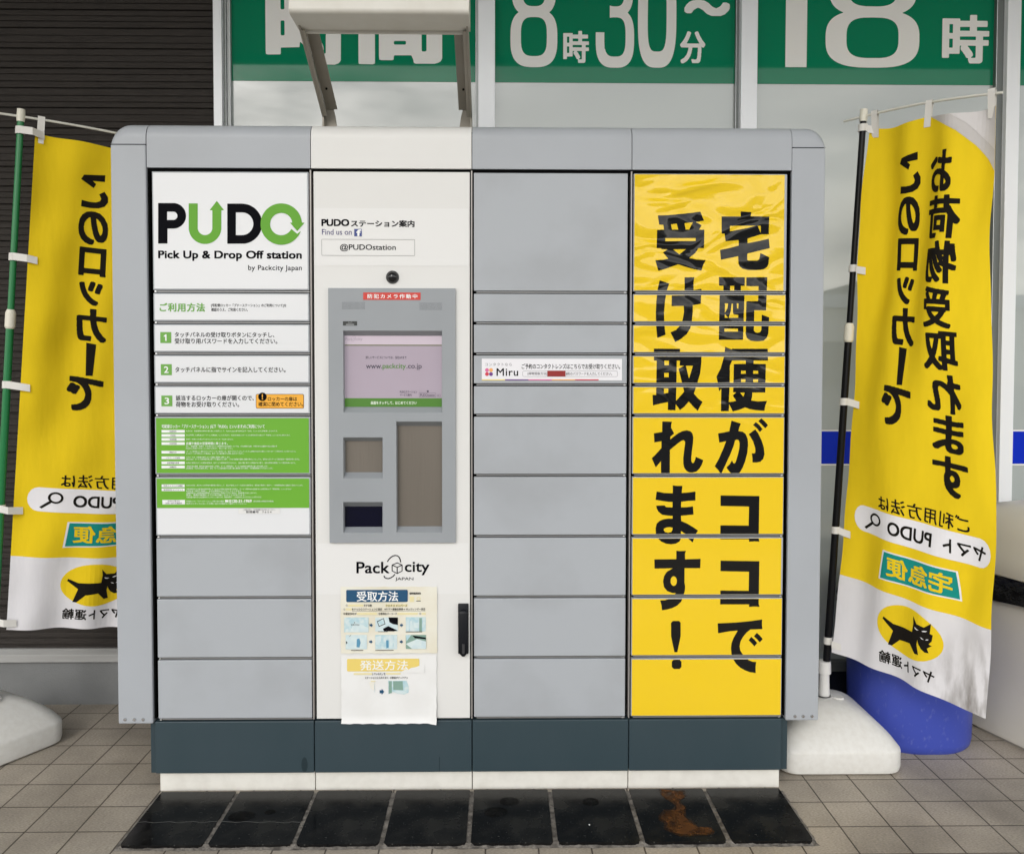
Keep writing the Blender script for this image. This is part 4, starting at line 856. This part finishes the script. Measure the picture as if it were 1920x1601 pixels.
def arm(side):
    # side plate + inner flange running up and forward from the cabinet top to the hood
    top = Vector((hl+.008 if side < 0 else hr-.008, YB-.03, zu+.02)); bot = Vector((top.x, .128, ZTOP+.058))
    if side > 0: bot.x = top.x
    d = (top-bot); L = d.length; d.normalize(); nrm = Vector((0, d.z, -d.y))          # nrm points back/up
    X = Vector((1, 0, 0)); s = -side
    b = MB(); mid = (top+bot)/2
    b.obox(mid, X*.003, d*(L/2), nrm*.022)                                           # side plate
    b.obox(mid+X*s*.022+nrm*.021+d*.004, X*.0185, d*(L/2-.004), nrm*.002)            # inner flange
    b.obox(mid+X*s*.008-nrm*.019, X*.005, d*(L/2-.02), nrm*.002)                     # short lip on the near edge
    b.add([bot+X*-.003+q for q in (Vector((0, -.022, .02)), Vector((0, .022, .02)), Vector((0, .03, -.075)), Vector((0, -.032, -.075)))] +
          [bot+X*.003+q for q in (Vector((0, -.022, .02)), Vector((0, .022, .02)), Vector((0, .03, -.075)), Vector((0, -.032, -.075)))],
          [(0, 1, 2, 3), (7, 6, 5, 4), (0, 4, 5, 1), (1, 5, 6, 2), (2, 6, 7, 3), (3, 7, 4, 0)])
    fy0 = bot.y+.006
    b.add([(bot.x, fy0, ZTOP+.008), (bot.x+s*.040, fy0, ZTOP+.008), (bot.x+s*.034, fy0, ZTOP+.055), (bot.x+s*.026, fy0, ZTOP+.088), (bot.x, fy0, ZTOP+.088), (bot.x-s*.012, fy0, ZTOP+.008), (bot.x-s*.002, fy0, ZTOP+.034)] +
          [(bot.x, fy0+.005, ZTOP+.008), (bot.x+s*.040, fy0+.005, ZTOP+.008), (bot.x+s*.034, fy0+.005, ZTOP+.055), (bot.x+s*.026, fy0+.005, ZTOP+.088), (bot.x, fy0+.005, ZTOP+.088), (bot.x-s*.012, fy0+.005, ZTOP+.008), (bot.x-s*.002, fy0+.005, ZTOP+.034)],
          [(0, 1, 2, 3, 4, 6, 5), (7, 12, 13, 11, 10, 9, 8)] + [(i_, (j_), 7+j_, 7+i_) for i_, j_ in ((0, 1), (1, 2), (2, 3), (3, 4), (4, 6), (6, 5), (5, 0))])
    o = b.build('hood_arm', hood2, lk, bevel=.0012, rnd=True)
    c = MB(); c.box(bot.x+(0 if side < 0 else -.034), bot.x+(.034 if side < 0 else 0), bot.y-.034, bot.y+.03, ZTOP+.001, ZTOP+.008); c.build('foot_plate', hood, o, bevel=.001)
    for q in (.10,):
        c = MB(); P0 = bot+d*q+X*s*.022+nrm*.019; c.tube(P0, P0-nrm*.003, .0035, n=10); c.build('bolt', black, o)
arm(-1); arm(1)
ap = at(803, 236, .1)
b = MB(); b.tube((ap.x, .1, ZTOP), (ap.x, .1, ZTOP+.012), .0062, .006, 14); b.tube((ap.x, .1, ZTOP+.012), (ap.x, .1, ZTOP+.016), .006, .003, 14); b.build('antenna', black, lk, smooth=True)

# ================================================================== BLACK STONE SLABS IN FRONT
sx0, sx1, sy0, sy1 = -1.064, .893, -.318, -.016
mort = M('cracked_mortar', (.22, .20, .175), .9, var=.9, vscale=45, vcol=(.06, .053, .045), bump=1, bscale=120)
b = MB(); nxm, nym = 120, 20; v = []
for j in range(nym+1):
    for i in range(nxm+1):
        x = sx0-.008+(sx1-sx0+.016)*i/nxm; y = sy0-.007+(sy1-sy0+.013)*j/nym; ed = i in (0, nxm) or j in (0, nym)
        v.append((x+random.uniform(-.003, .003), y+random.uniform(-.003, .003), .001 if ed else .0095+random.uniform(-.0022, .0022)))
b.add(v, [(j*(nxm+1)+i, j*(nxm+1)+i+1, (j+1)*(nxm+1)+i+1, (j+1)*(nxm+1)+i) for j in range(nym) for i in range(nxm)])
tag(b.build('mortar_bed', mort), kind='structure')
def granite():
    m = bpy.data.materials.new('black_granite'); m.use_nodes = True; t = m.node_tree; p = t.nodes['Principled BSDF']; L = t.links.new
    co = t.nodes.new('ShaderNodeTexCoord')
    n = t.nodes.new('ShaderNodeTexNoise'); n.inputs['Scale'].default_value = 150; n.inputs['Detail'].default_value = 2; L(co.outputs['Object'], n.inputs['Vector'])
    r = t.nodes.new('ShaderNodeValToRGB'); r.color_ramp.elements[0].position = .66; r.color_ramp.elements[0].color = (.0045, .0045, .005, 1); r.color_ramp.elements[1].position = .76; r.color_ramp.elements[1].color = (.075, .075, .07, 1)
    L(n.outputs['Fac'], r.inputs[0])
    n2 = t.nodes.new('ShaderNodeTexNoise'); n2.inputs['Scale'].default_value = 9; n2.inputs['Detail'].default_value = 5; L(co.outputs['Object'], n2.inputs['Vector'])
    rr = t.nodes.new('ShaderNodeMapRange'); rr.inputs['From Min'].default_value = .35; rr.inputs['From Max'].default_value = .68; rr.inputs['To Min'].default_value = .10; rr.inputs['To Max'].default_value = .34; L(n2.outputs['Fac'], rr.inputs[0])
    x = t.nodes.new('ShaderNodeMix'); x.data_type = 'RGBA'; x.inputs['B'].default_value = (.017, .0165, .015, 1)
    r2 = t.nodes.new('ShaderNodeMapRange'); r2.inputs['From Min'].default_value = .45; r2.inputs['From Max'].default_value = .7; L(n2.outputs['Fac'], r2.inputs[0])
    L(r2.outputs[0], x.inputs['Factor']); L(r.outputs[0], x.inputs['A']); L(x.outputs['Result'], p.inputs['Base Color']); L(rr.outputs[0], p.inputs['Roughness'])
    p.inputs['Specular IOR Level'].default_value = .20
    return m
gr = granite(); rust = M('rust_stain', (.135, .052, .012), .8, .2, var=.9, vscale=26, vcol=(.055, .022, .008))
def ragged(m):                                         # the rust has bled into the stone: patchy, not solid
    t = m.node_tree; co = t.nodes.new('ShaderNodeTexCoord'); n = t.nodes.new('ShaderNodeTexNoise'); n.inputs['Scale'].default_value = 34; n.inputs['Detail'].default_value = 5
    r = t.nodes.new('ShaderNodeMapRange'); r.inputs['From Min'].default_value = .36; r.inputs['From Max'].default_value = .56; r.inputs['To Min'].default_value = .10; r.inputs['To Max'].default_value = .92
    t.links.new(co.outputs['Object'], n.inputs['Vector']); t.links.new(n.outputs['Fac'], r.inputs['Value']); t.links.new(r.outputs[0], t.nodes['Principled BSDF'].inputs['Alpha'])
ragged(rust)
rust2 = M('rust_bleed', (.085, .038, .012), .8, .2, var=.8, vscale=40, vcol=(.03, .016, .008)); crackm = M('slab_crack', (.16, .16, .15), .8); ragged(rust2); [n for n in rust2.node_tree.nodes if n.bl_idname == 'ShaderNodeMapRange'][0].inputs['To Max'].default_value = .45
wet = M('damp_patch', (.004, .004, .004), .6, .1)
ragged(wet)
labels = ['leftmost cracked black stone slab at the foot of the locker', 'black stone slab with a long crack and a dark oval patch', 'speckled black stone slab under the service column, left of its pair', 'speckled black stone slab under the service column, right of its pair',
          'black stone slab with two dark oval patches, right of the service column', 'black stone slab with a white fleck, left of the rust stained one', 'black stone slab with an orange rust stain', 'rightmost black stone slab at the foot of the locker']
pw = (sx1-sx0)/8
for k in range(8):
    xa, xb = sx0+k*pw+.0065, sx0+(k+1)*pw-.0065
    s = thing('paving_slab', labels[k], 'paving slab', ((xa+xb)/2, (sy0+sy1)/2, 0), 'black stone slabs at the foot of the locker')
    r = .014; P = []
    for cx, cy, a0, rr in ((xb-r, sy0+r, -90, r), (xb-.004, sy1-.004, 0, .004), (xa+.004, sy1-.004, 90, .004), (xa+r, sy0+r, 180, r)):
        P += [(cx+rr*math.cos(rad(a0+15*i))+random.uniform(-.0012, .0012), cy+rr*math.sin(rad(a0+15*i))+random.uniform(-.0012, .0012)) for i in range(7)]
    b = MB(); b.loft([[(x, y, z) for x, y in P] for z in (.002, .0125)]); b.build('stone', gr, s, bevel=.0012, rnd=True)
    top = .0131
    def onslab(sh, mat, nm, z=top): b = MB(); b.add([(x, y, z) for x, y in sh[0]], sh[1]); b.build(nm, mat, s)
    def fx(u, w): return xa+(xb-xa)*u, sy0+(sy1-sy0)*w
    if k in (0, 1): onslab(stroke([fx(u/10, .40+.012*math.sin(u*2.1+k)-.02*k*u/10) for u in range(0, 11)], .0016), crackm, 'crack')
    if k == 1: onslab(disc(*fx(.22, .50), .040, .030), wet, 'damp_patch'); onslab(disc(*fx(.55, .58), .016, .014), wet, 'damp_patch')
    if k == 4: onslab(disc(*fx(.30, .55), .036, .030), wet, 'damp_patch'); onslab(disc(*fx(.48, .76), .030, .024), wet, 'damp_patch', top+.0003)
    if k == 5: onslab(disc(*fx(.42, .30), .0022, .004), white_ink, 'white_fleck'); onslab(disc(*fx(.50, .74), .026, .024), wet, 'damp_patch')
    if k == 6:
        pts = [(.44, .99), (.62, .95), (.72, .93), (.70, .80), (.62, .76), (.60, .70), (.66, .60), (.62, .55), (.60, .46), (.64, .35), (.70, .26), (.80, .24), (.88, .22), (.86, .14), (.76, .12), (.62, .12), (.50, .11), (.38, .16), (.32, .24), (.36, .34), (.30, .40), (.32, .48), (.42, .55), (.52, .56), (.56, .62), (.52, .72), (.46, .78), (.42, .86)]
        q = [pts[i] for i in range(len(pts))]; f2 = []
        for i in range(len(q)):
            a, c = q[i], q[(i+1) % len(q)]
            for t in (0, .33, .66): f2.append(fx(a[0]+(c[0]-a[0])*t+random.uniform(-.012, .012), a[1]+(c[1]-a[1])*t+random.uniform(-.012, .012)))
        onslab(poly(f2), rust, 'rust_stain', top+.0004)
        gx_, gy_ = sum(p[0] for p in f2)/len(f2), sum(p[1] for p in f2)/len(f2)
        onslab(poly([(min(xb-.004, max(xa+.004, p[0]+(.010 if p[0] > gx_ else -.010)*random.uniform(.4, 1.2))), min(sy1-.004, max(sy0+.006, p[1]+(.010 if p[1] > gy_ else -.010)*random.uniform(.2, 1)))) for p in q_]) if (q_ := [fx(*p) for p in pts]) else None, rust2, 'rust_halo')

# ================================================================== ADVERTISING FLAGS
def cloth_mat(name, col, dirt=None):
    m = M(name, col, .85, .2, var=.16, vscale=8, bump=.55, bscale=5, stretch=(2.2, 2.2, .6), trans=.10); return m
fy = cloth_mat('yellow_cloth', (.89, .635, .014)); fw = cloth_mat('white_cloth', (.80, .785, .81))
fwd = M('grubby_white_cloth', (.76, .745, .76), .85, .2, var=.95, vscale=14, vcol=(.24, .22, .20), bump=.55, bscale=5, stretch=(2.2, 2.2, .6), trans=.10)
def stain_mask(m):                                     # the soot sits on the outer lower corner, where the cloth drags
    t = m.node_tree; x = [n for n in t.nodes if n.bl_idname == 'ShaderNodeMix'][0]; rmp = [n for n in t.nodes if n.bl_idname == 'ShaderNodeValToRGB'][0]
    co = t.nodes.new('ShaderNodeTexCoord'); d = t.nodes.new('ShaderNodeVectorMath'); d.operation = 'DISTANCE'
    d.inputs[1].default_value = (.40, -.36, .28); t.links.new(co.outputs['Object'], d.inputs[0])
    r = t.nodes.new('ShaderNodeMapRange'); r.inputs['From Min'].default_value = .02; r.inputs['From Max'].default_value = .26; r.inputs['To Min'].default_value = 1.3; r.inputs['To Max'].default_value = .05
    t.links.new(d.outputs['Value'], r.inputs['Value']); mu = t.nodes.new('ShaderNodeMath'); mu.operation = 'MULTIPLY'
    t.links.new(r.outputs[0], mu.inputs[0]); t.links.new(rmp.outputs[0], mu.inputs[1]); t.links.new(mu.outputs[0], x.inputs['Factor'])
stain_mask(fwd)
fk = M('black_cloth_print', (.012, .010, .008), .9, .1); fwp = M('white_cloth_print', (.80, .785, .81), .85, .2); ft = M('teal_cloth_print', (.008, .26, .225), .85, .2)
fcor = M('pale_cloth_corner', (.57, .545, .53), .85, .2, var=.3, vscale=12)
tabm = M('white_tab', (.74, .72, .68), .7); colr = M('ivory_plastic', (.76, .73, .62), .4); basem = M('white_tank_plastic', (.70, .69, .655), .48, var=.32, vscale=55, vcol=(.55, .525, .475), bump=.02, bscale=150)
NU, NV = 36, 120
def cut(sh):
    """slice a flat print along the cloth's own grid so that it drapes with it"""
    bm = bmesh.new(); vs = [bm.verts.new((a, b, 0)) for a, b in sh[0]]
    for f in sh[1]:
        try: bm.faces.new([vs[i] for i in f])
        except ValueError: pass
    u0, u1, v0, v1 = bbox(sh)
    for n_, lo, hi_, no in ((NU, u0, u1, (1, 0, 0)), (NV, v0, v1, (0, 1, 0))):
        for k in range(math.ceil(lo*n_), int(hi_*n_)+1):
            co = (k/n_, 0, 0) if no[0] else (0, k/n_, 0)
            bmesh.ops.bisect_plane(bm, geom=bm.verts[:]+bm.edges[:]+bm.faces[:], plane_co=co, plane_no=no, dist=1e-6)
    bm.verts.index_update(); r = [(v.co.x, v.co.y) for v in bm.verts], [tuple(v.index for v in f.verts) for f in bm.faces]; bm.free(); return r
def flagprint():
    """print as seen from behind, mirrored: (shape in cloth units u, v with v downwards, material, layer)"""
    L = []
    def G(ch, u0, u1, v0, v1, bw=(.045, .032)):
        sh = T(ch, (u0, u1, -v1, -v0), bw, 96, mirror=True); L.append((xf(sh, lambda x, z: (x, -z)), 0, 1))
    def kp(x, y): return .285+(x-450)/190*.17, .058+(y-670)/355*.072
    L.append((poly([kp(*q) for q in ((468, 705), (615, 670), (615, 738), (530, 748), (555, 775), (540, 818), (450, 752))]), 0, 1))
    L.append((poly([kp(*q) for q in ((615, 838), (640, 890), (642, 945), (620, 990), (580, 1015), (520, 1023), (460, 1020), (462, 955), (520, 962), (560, 958), (588, 940), (595, 915), (580, 872))]), 0, 1))
    for ch, *q in (('の', .285, .465, .136, .204), ('ロ', .300, .465, .210, .268), ('ッ', .310, .450, .279, .328), ('カ', .305, .490, .335, .402), ('で', .270, .490, .476, .546)): G(ch, *q)
    L.append((poly([(.372, .405), (.432, .407), (.420, .472), (.378, .473)]), 0, 1))
    for ch, *q in (('お', .535, .735, .062, .135), ('荷', .550, .800, .141, .215), ('物', .575, .800, .219, .291), ('受', .585, .765, .297, .366), ('取', .600, .800, .371, .437), ('れ', .605, .810, .444, .510), ('ま', .625, .828, .513, .576), ('す', .622, .850, .582, .650)): G(ch, *q, bw=(.040, .028))
    def H(s, u0, u1, v0, v1, bw, m=0, lay=2, sp=1): L.append((xf(T(s, (u0, u1, -v1, -v0), bw, 90, sp, True), lambda x, z: (x, -z)), m, lay))
    H('ご利用方法は', .265, .850, .677, .704, (.022, .018), 0, 1, 1.08)
    p = [];
    for a in range(9): t = rad(-90-180*a/8); p.append((.14+.065*math.cos(t)*1.0, .7315+.0245*math.sin(t)))
    for a in range(9): t = rad(90-180*a/8); p.append((.905+.065*math.cos(t), .7315+.0245*math.sin(t)))
    L.append((poly(p), 1, 1))
    H('PUDO', .345, .635, .720, .744, (.03, .025)); H('ヤマト', .705, .940, .720, .745, (.03, .025))
    L.append((region([oval(.240, .7265, .046, .0118), oval(.240, .7265, .031, .0080)]), 0, 2))
    L.append((poly([(.205, .733), (.216, .737), (.160, .750), (.147, .747)]), 0, 2))
    L.append((poly([(.318, .7745), (.782, .7730), (.812, .8225), (.296, .8290)]), 1, 1)); L.append((poly([(.330, .7770), (.774, .7755), (.800, .8200), (.310, .8260)]), 2, 2))
    H('宅急便', .355, .760, .782, .818, (.03, .026), 3, 3)
    L.append((disc(.512, .907, .215, .0445, 48), 3, 1))
    cat = [(372, 82), (420, 100), (475, 98), (527, 97), (532, 60), (528, 30), (550, 55), (590, 57), (620, 32), (616, 75), (628, 78), (624, 105), (612, 120), (624, 125), (605, 140), (612, 158), (595, 160), (578, 150), (566, 135), (560, 118), (556, 140), (565, 180), (545, 183), (515, 150), (455, 158), (415, 196), (397, 196), (420, 130), (368, 92)]
    def cm(x, y): return .512+(x-503)/165*.215, .907+(y-110)/105*.0445
    L.append((poly([cm(*q) for q in cat]), 0, 2))
    for e in (((541, 70), (553, 74), (566, 76), (556, 79), (545, 77)), ((580, 74), (592, 69), (606, 67), (598, 73), (586, 76)), ((574, 101), (582, 102), (592, 107), (583, 107)), ((598, 106), (605, 101), (613, 100), (607, 105))): L.append((poly([cm(*q) for q in e]), 4, 3))
    H('ヤマト運輸', .318, .684, .958, .981, (.028, .022), 0, 1, 1.08)
    L.append((poly([(.525, .0), (.62, .012), (.74, .030), (.86, .058), (.95, .084), (.999, .104), (.999, .0)]), 5, 1))
    L.append((poly([(.70, .0), (.80, .018), (.90, .046), (.999, .070), (.999, .0)]), 6, 2))
    return [(cut(s), m, l) for s, m, l in L]
FP = flagprint()
def flag(label, tl, tr, bl, br, seed, poles, polecol, collar_t, tabs_v, tabs_u, base_c, base_rot, wh_mat, bulge, corner):
    tl, tr, bl, br = map(Vector, (tl, tr, bl, br)); p0, p1 = map(Vector, poles)
    st = thing('flag_stand', label, 'flag', (base_c[0], base_c[1], 0))
    rnd = random.Random(seed); ph = [rnd.uniform(0, 6.28) for _ in range(6)]
    nrm = (tr-tl).cross(bl-tl).normalized()
    if nrm.y > 0: nrm = -nrm
    def S(u, v, off=0):
        q = (tl*(1-u)+tr*u)*(1-v)+(bl*(1-u)+br*u)*v
        w = .006*math.sin(19*u+5*v+ph[5])*math.sin(4.3*v+ph[1])+.0045*math.sin(9*u-7*v+ph[4])+.011*math.sin(7*u+2.2*v+ph[0])*math.sin(3.1*v+.6)+.007*math.sin(15*u-3*v+ph[1])*math.exp(-4*v)+.0035*math.sin(13*v+6*u+ph[2])+.004*math.sin(22*u*v+ph[3])*u
        w += .0015*math.sin(41*v+9*u+ph[4])+.02*math.sin(math.pi*v)*u*(1-u)*2
        q = q+nrm*(w*1.75+off)
        q = q+(tr-tl)*(u*u*bulge*(math.exp(-((v-.72)/.2)**2)-.35*math.exp(-((v-.3)/.2)**2)))
        if corner: q.z -= .010*abs(math.sin(math.pi*u*2.05))*math.exp(-18*v)
        return q
    b = MB(); v = [S(i/NU, j/NV) for j in range(NV+1) for i in range(NU+1)]
    fs = [(j*(NU+1)+i, j*(NU+1)+i+1, (j+1)*(NU+1)+i+1, (j+1)*(NU+1)+i) for j in range(NV) for i in range(NU)]
    jw = round(.847*NV); b.v = [tuple(x) for x in v]; b.f = fs; b.m = [1 if k//NU >= jw else 0 for k in range(len(fs))]
    ban = b.build('banner', [fy, wh_mat], st, smooth=True)
    b = MB()
    for sh, m, lay in FP:
        if m in (5, 6) and not corner: continue
        b.add([S(u, w, .0011*lay) for u, w in sh[0]], sh[1], m)
    b.build('banner_print', [fk, fwp, ft, fy, fwp, fcor, M('pale_folded_cloth', (.66, .635, .63), .85, .2, var=.2, vscale=12)], ban)
    # hem
    # pole, collar, cap and crossbar
    ax = (p1-p0); jm = p0+ax*collar_t
    b = MB(); b.tube(p0, jm, .0125, .0125, 18); po = b.build('pole', polecol, st, smooth=True)
    b = MB(); b.tube(jm, p1, .0105, .0105, 18); b.build('upper_pole', polecol, st, smooth=True)
    d = ax.normalized(); b = MB(); b.tube(jm-d*.032, jm-d*.026, .013, .0165, 18); b.tube(jm-d*.026, jm+d*.022, .0165, .0165, 18); b.tube(jm+d*.022, jm+d*.034, .0165, .012, 18); b.build('collar', colr, st, smooth=True)
    b = MB(); b.tube(p1-d*.012, p1+d*.006, .0125, .0135, 18); b.tube(p1+d*.006, p1+d*.03, .0135, .0125, 18); b.build('pole_cap', colr, st, smooth=True)
    rt = (tr-tl).normalized(); ra = p1+d*.002-rt*.075; rbq = S(1, 0)+rt*.02+Vector((0, 0, .036)); b = MB(); pr = None
    for k in range(9):
        t = k/8; q = ra+(rbq-ra)*t+Vector((0, 0, .012*math.sin(math.pi*t)))
        if pr is not None: b.tube(pr, q, .0042, .0042, 10)
        pr = q
    b.build('crossbar', M('ivory_rod', (.70, .69, .62), .45), st, smooth=True)
    # white tape tabs round the pole and the crossbar
    for tv in tabs_v:
        e = S(.012, tv, .002); zc = e.z+(0.010); t = (zc-p0.z)/ax.z; c = p0+ax*t; b = MB(); h = .0125; rp = .0150
        ring = lambda dz: [c+d*dz+Vector((math.cos(2*math.pi*i/16)*rp, math.sin(2*math.pi*i/16)*rp, 0)) for i in range(16)]
        b.loft([ring(-h), ring(h)], cap0=False, cap1=False)
        q0 = c+Vector((.006, -.0140, 0)); ee = S(.055, tv, .003)
        H_ = Vector((0, 0, h)); mid = S(0, tv, .006); mid.z = (q0.z+ee.z)/2; mid.y = min(mid.y, q0.y)
        ee = S(.055, tv, .006); b.add([q0+H_, q0-H_, mid-H_, mid+H_, ee-H_, ee+H_], [(0, 1, 2, 3), (3, 2, 4, 5)])
        b.build('tab', tabm, st, smooth=True)
    for tu in tabs_u:
        e = S(tu, .018, .003); t0_ = (e-ra).dot((rbq-ra).normalized()); c = ra+(rbq-ra).normalized()*t0_+Vector((0, 0, .010)); b = MB(); w = rt*.011
        b.add([c-w+nrm*.006, c+w+nrm*.006, e+w, e-w, c-w+nrm*.004+Vector((0, 0, .008)), c+w+nrm*.004+Vector((0, 0, .008)), c-w-nrm*.006+Vector((0, 0, .004)), c+w-nrm*.006+Vector((0, 0, .004)), e-w-nrm*.005, e+w-nrm*.005], [(0, 1, 2, 3), (4, 5, 1, 0), (6, 7, 5, 4), (8, 9, 7, 6)])
        b.build('tab', tabm, st)
    # water tank base
    def ring(hw, hd, rc, z, n=6):
        p = []
        for sx, sy, a in ((1, -1, -90), (1, 1, 0), (-1, 1, 90), (-1, -1, 180)):
            for i in range(n+1):
                t = rad(a+90*i/n); p.append((sx*(hw-rc)+rc*math.cos(t), sy*(hd-rc)+rc*math.sin(t)))
        ca, sa = math.cos(base_rot), math.sin(base_rot)
        return [(base_c[0]+x*ca-y*sa, base_c[1]+x*sa+y*ca, z) for x, y in p]
    W_, D_ = .205, .205
    rs = [ring(W_-.014, D_-.014, .05, 0), ring(W_-.003, D_-.003, .055, .008), ring(W_, D_, .055, .022), ring(W_, D_, .055, .072), ring(W_-.002, D_-.002, .055, .080), ring(W_-.007, D_-.007, .056, .087)]
    for k in range(1, 15):
        t = k/14; hw = (W_-.007)+(.030-(W_-.007))*t; rs.append(ring(hw, hw, .056*(1-t)+.0295*t, .087+.105*math.sin(t**.86*math.pi/2)))
    b = MB(); b.loft(rs)
    tank = b.build('water_tank', basem, st, smooth=True)
    c = Vector((p0.x, p0.y, .186)); b = MB()
    b.tube(c, c+Vector((0, 0, .006)), .034, .031, 24); b.tube(c+Vector((0, 0, .004)), c+Vector((0, 0, .085)), .019, .0165, 18); b.tube(c+Vector((0, 0, .085)), c+Vector((0, 0, .128)), .0225, .0215, 10); b.build('socket', M('white_socket', (.74, .73, .71), .4), tank, smooth=True)
    b = MB(); cq = Vector((base_c[0]+.05, base_c[1]-.02, .186)); b.tube(cq, cq+Vector((0, 0, .009)), .02, .018, 20); b.build('filler_cap', basem, tank, smooth=True)
    return st
green_pole = M('green_pole', (.012, .19, .055), .3, .5); black_pole = M('black_pole', (.005, .005, .006), .35, .2)
def P3(x, y, dy): q = at(x, y, dy); return q
flag('yellow parcel flag on a green pole, half hidden behind the locker on the left', P3(66, 250, .30), P3(364, 304, .55), P3(12, 1180, .30), P3(318, 1176, .55), 3,
     (P3(-17, 1300, .29), P3(39, 222, .29)), green_pole, .655, (.002, .252, .507, .757, .985), (.03, .62, .97), (at(-17, 1300, .29).x-.062, .312), rad(60), fw, 0.0, False)
flag('grubby yellow parcel flag on a black pole in front of the blue bin', P3(1630, 240, .275), P3(1864, 196, -.06), P3(1566, 1221, .275), P3(1846, 1346, -.06), 11,
     (P3(1545, 1310, .285), P3(1619, 222, .285)), black_pole, .635, (.004, .270, .523, .770, .985), (.045, .50, .965), (at(1545, 1310, .285).x-.008, .285), 0, fwd, .07, True)

# ================================================================== BINS
def rring(cx, cy, hw, hd, rc, z, rot=0, n=6):
    p = []
    for sx, sy, a in ((1, -1, -90), (1, 1, 0), (-1, 1, 90), (-1, -1, 180)):
        for i in range(n+1):
            t = rad(a+90*i/n); p.append((sx*(hw-rc)+rc*math.cos(t), sy*(hd-rc)+rc*math.sin(t)))
    ca, sa = math.cos(rot), math.sin(rot)
    return [(cx+x*ca-y*sa, cy+x*sa+y*ca, z) for x, y in p]
blu = M('blue_plastic', (.050, .078, .42), .40, .4, var=.30, vscale=70, vcol=(.24, .27, .52), stretch=(1, 1, .6))
for nd in blu.node_tree.nodes:                         # thin pale scuffs rather than clouds
    if nd.bl_idname == 'ShaderNodeValToRGB': nd.color_ramp.elements[0].position = .60; nd.color_ramp.elements[1].position = .74
bagm = M('black_bag', (.008, .008, .009), .22, .6, bump=.9, bscale=28)
bx_, by_ = 1.508, .425
bb = thing('trash_bin', 'scuffed blue plastic bin behind the grubby yellow flag', 'trash bin', (bx_, by_, 0))
b = MB(); b.loft([rring(bx_, by_, .188, .19, .160, 0, n=12), rring(bx_, by_, .194, .198, .164, .010, n=12), rring(bx_, by_, .197, .203, .168, .03, n=12), rring(bx_, by_, .199, .215, .165, .50, n=12), rring(bx_, by_, .198, .222, .165, .505, n=12), rring(bx_, by_, .198, .222, .165, .535, n=12), rring(bx_, by_, .188, .212, .155, .537, n=12), rring(bx_, by_, .17, .195, .15, .3, n=12)], cap1=True)
b.build('bin_body', blu, bb, smooth=True)
def bag(name, label, cx, cy, hw, hd, rc, z1, drop, rot=0, seed=1):
    rn = random.Random(seed); b = MB(); rs = []
    for k, (dz, ex) in enumerate(((.0, -.03), (.012, -.004), (.012, .010), (-.02, .014), (-drop*.6, .02), (-drop, .017))):
        r = rring(cx, cy, hw+ex, hd+ex, rc, z1+dz, rot, 14)
        amp = (0, .003, .004, .007, .012, .02)[k]
        rs.append([(x+rn.uniform(-amp, amp)*.6, y+rn.uniform(-amp, amp)*.6, z+rn.uniform(-amp, amp)) for x, y, z in r])
    b.loft(rs, cap0=False, cap1=False); o = b.build(name, bagm, smooth=True)
    return tag(o, label, 'bin bag')
bag('trash_bag', 'black bin liner folded over the rim of the blue bin', bx_, by_, .200, .224, .165, .537, .09, 0, 4)
# tall beige bin at the right edge
rot = rad(18); gx, gy = 1.985, .375
gb = thing('trash_bin', 'tall beige litter bin with a domed lid at the right edge', 'trash bin', (gx, gy, 0))
bei = M('beige_plastic', (.66, .635, .565), .36, .5, var=.3, vscale=4, vcol=(.56, .53, .46))
def gr_(hw, hd, rc, z): return rring(gx, gy, hw, hd, rc, z, rot)
b = MB(); b.loft([gr_(.176, .176, .03, 0.012), gr_(.18, .18, .03, .02), gr_(.192, .192, .03, .56), gr_(.185, .185, .03, .562)]); b.build('bin_body', bei, gb, smooth=True)
b = MB(); b.loft([gr_(.165, .165, .04, 0), gr_(.168, .168, .04, .013)]); b.build('shadow_foot', M('shadowed_beige', (.30, .285, .25), .6), gb)  # inset foot, darker beige painted for the thin shadow under the bin
b = MB(); b.loft([gr_(.196, .196, .03, .600), gr_(.200, .200, .03, .606), gr_(.202, .202, .03, .66), gr_(.198, .198, .04, .74), gr_(.188, .188, .06, .80), gr_(.155, .155, .09, .838), gr_(.09, .09, .07, .855), gr_(.02, .02, .018, .858)]); b.build('lid', bei, gb, smooth=True)
b = MB(); b.tube(Vector((gx-.128, gy-.232, .66)), Vector((gx-.134, gy-.245, .66)), .012, .012, 14); b.build('lid_catch', M('green_catch', (.02, .25, .09), .4), gb)
bag('trash_bag', 'black bin liner hanging out under the lid of the beige bin', gx, gy, .192, .192, .03, .585, .075, rot, 9)
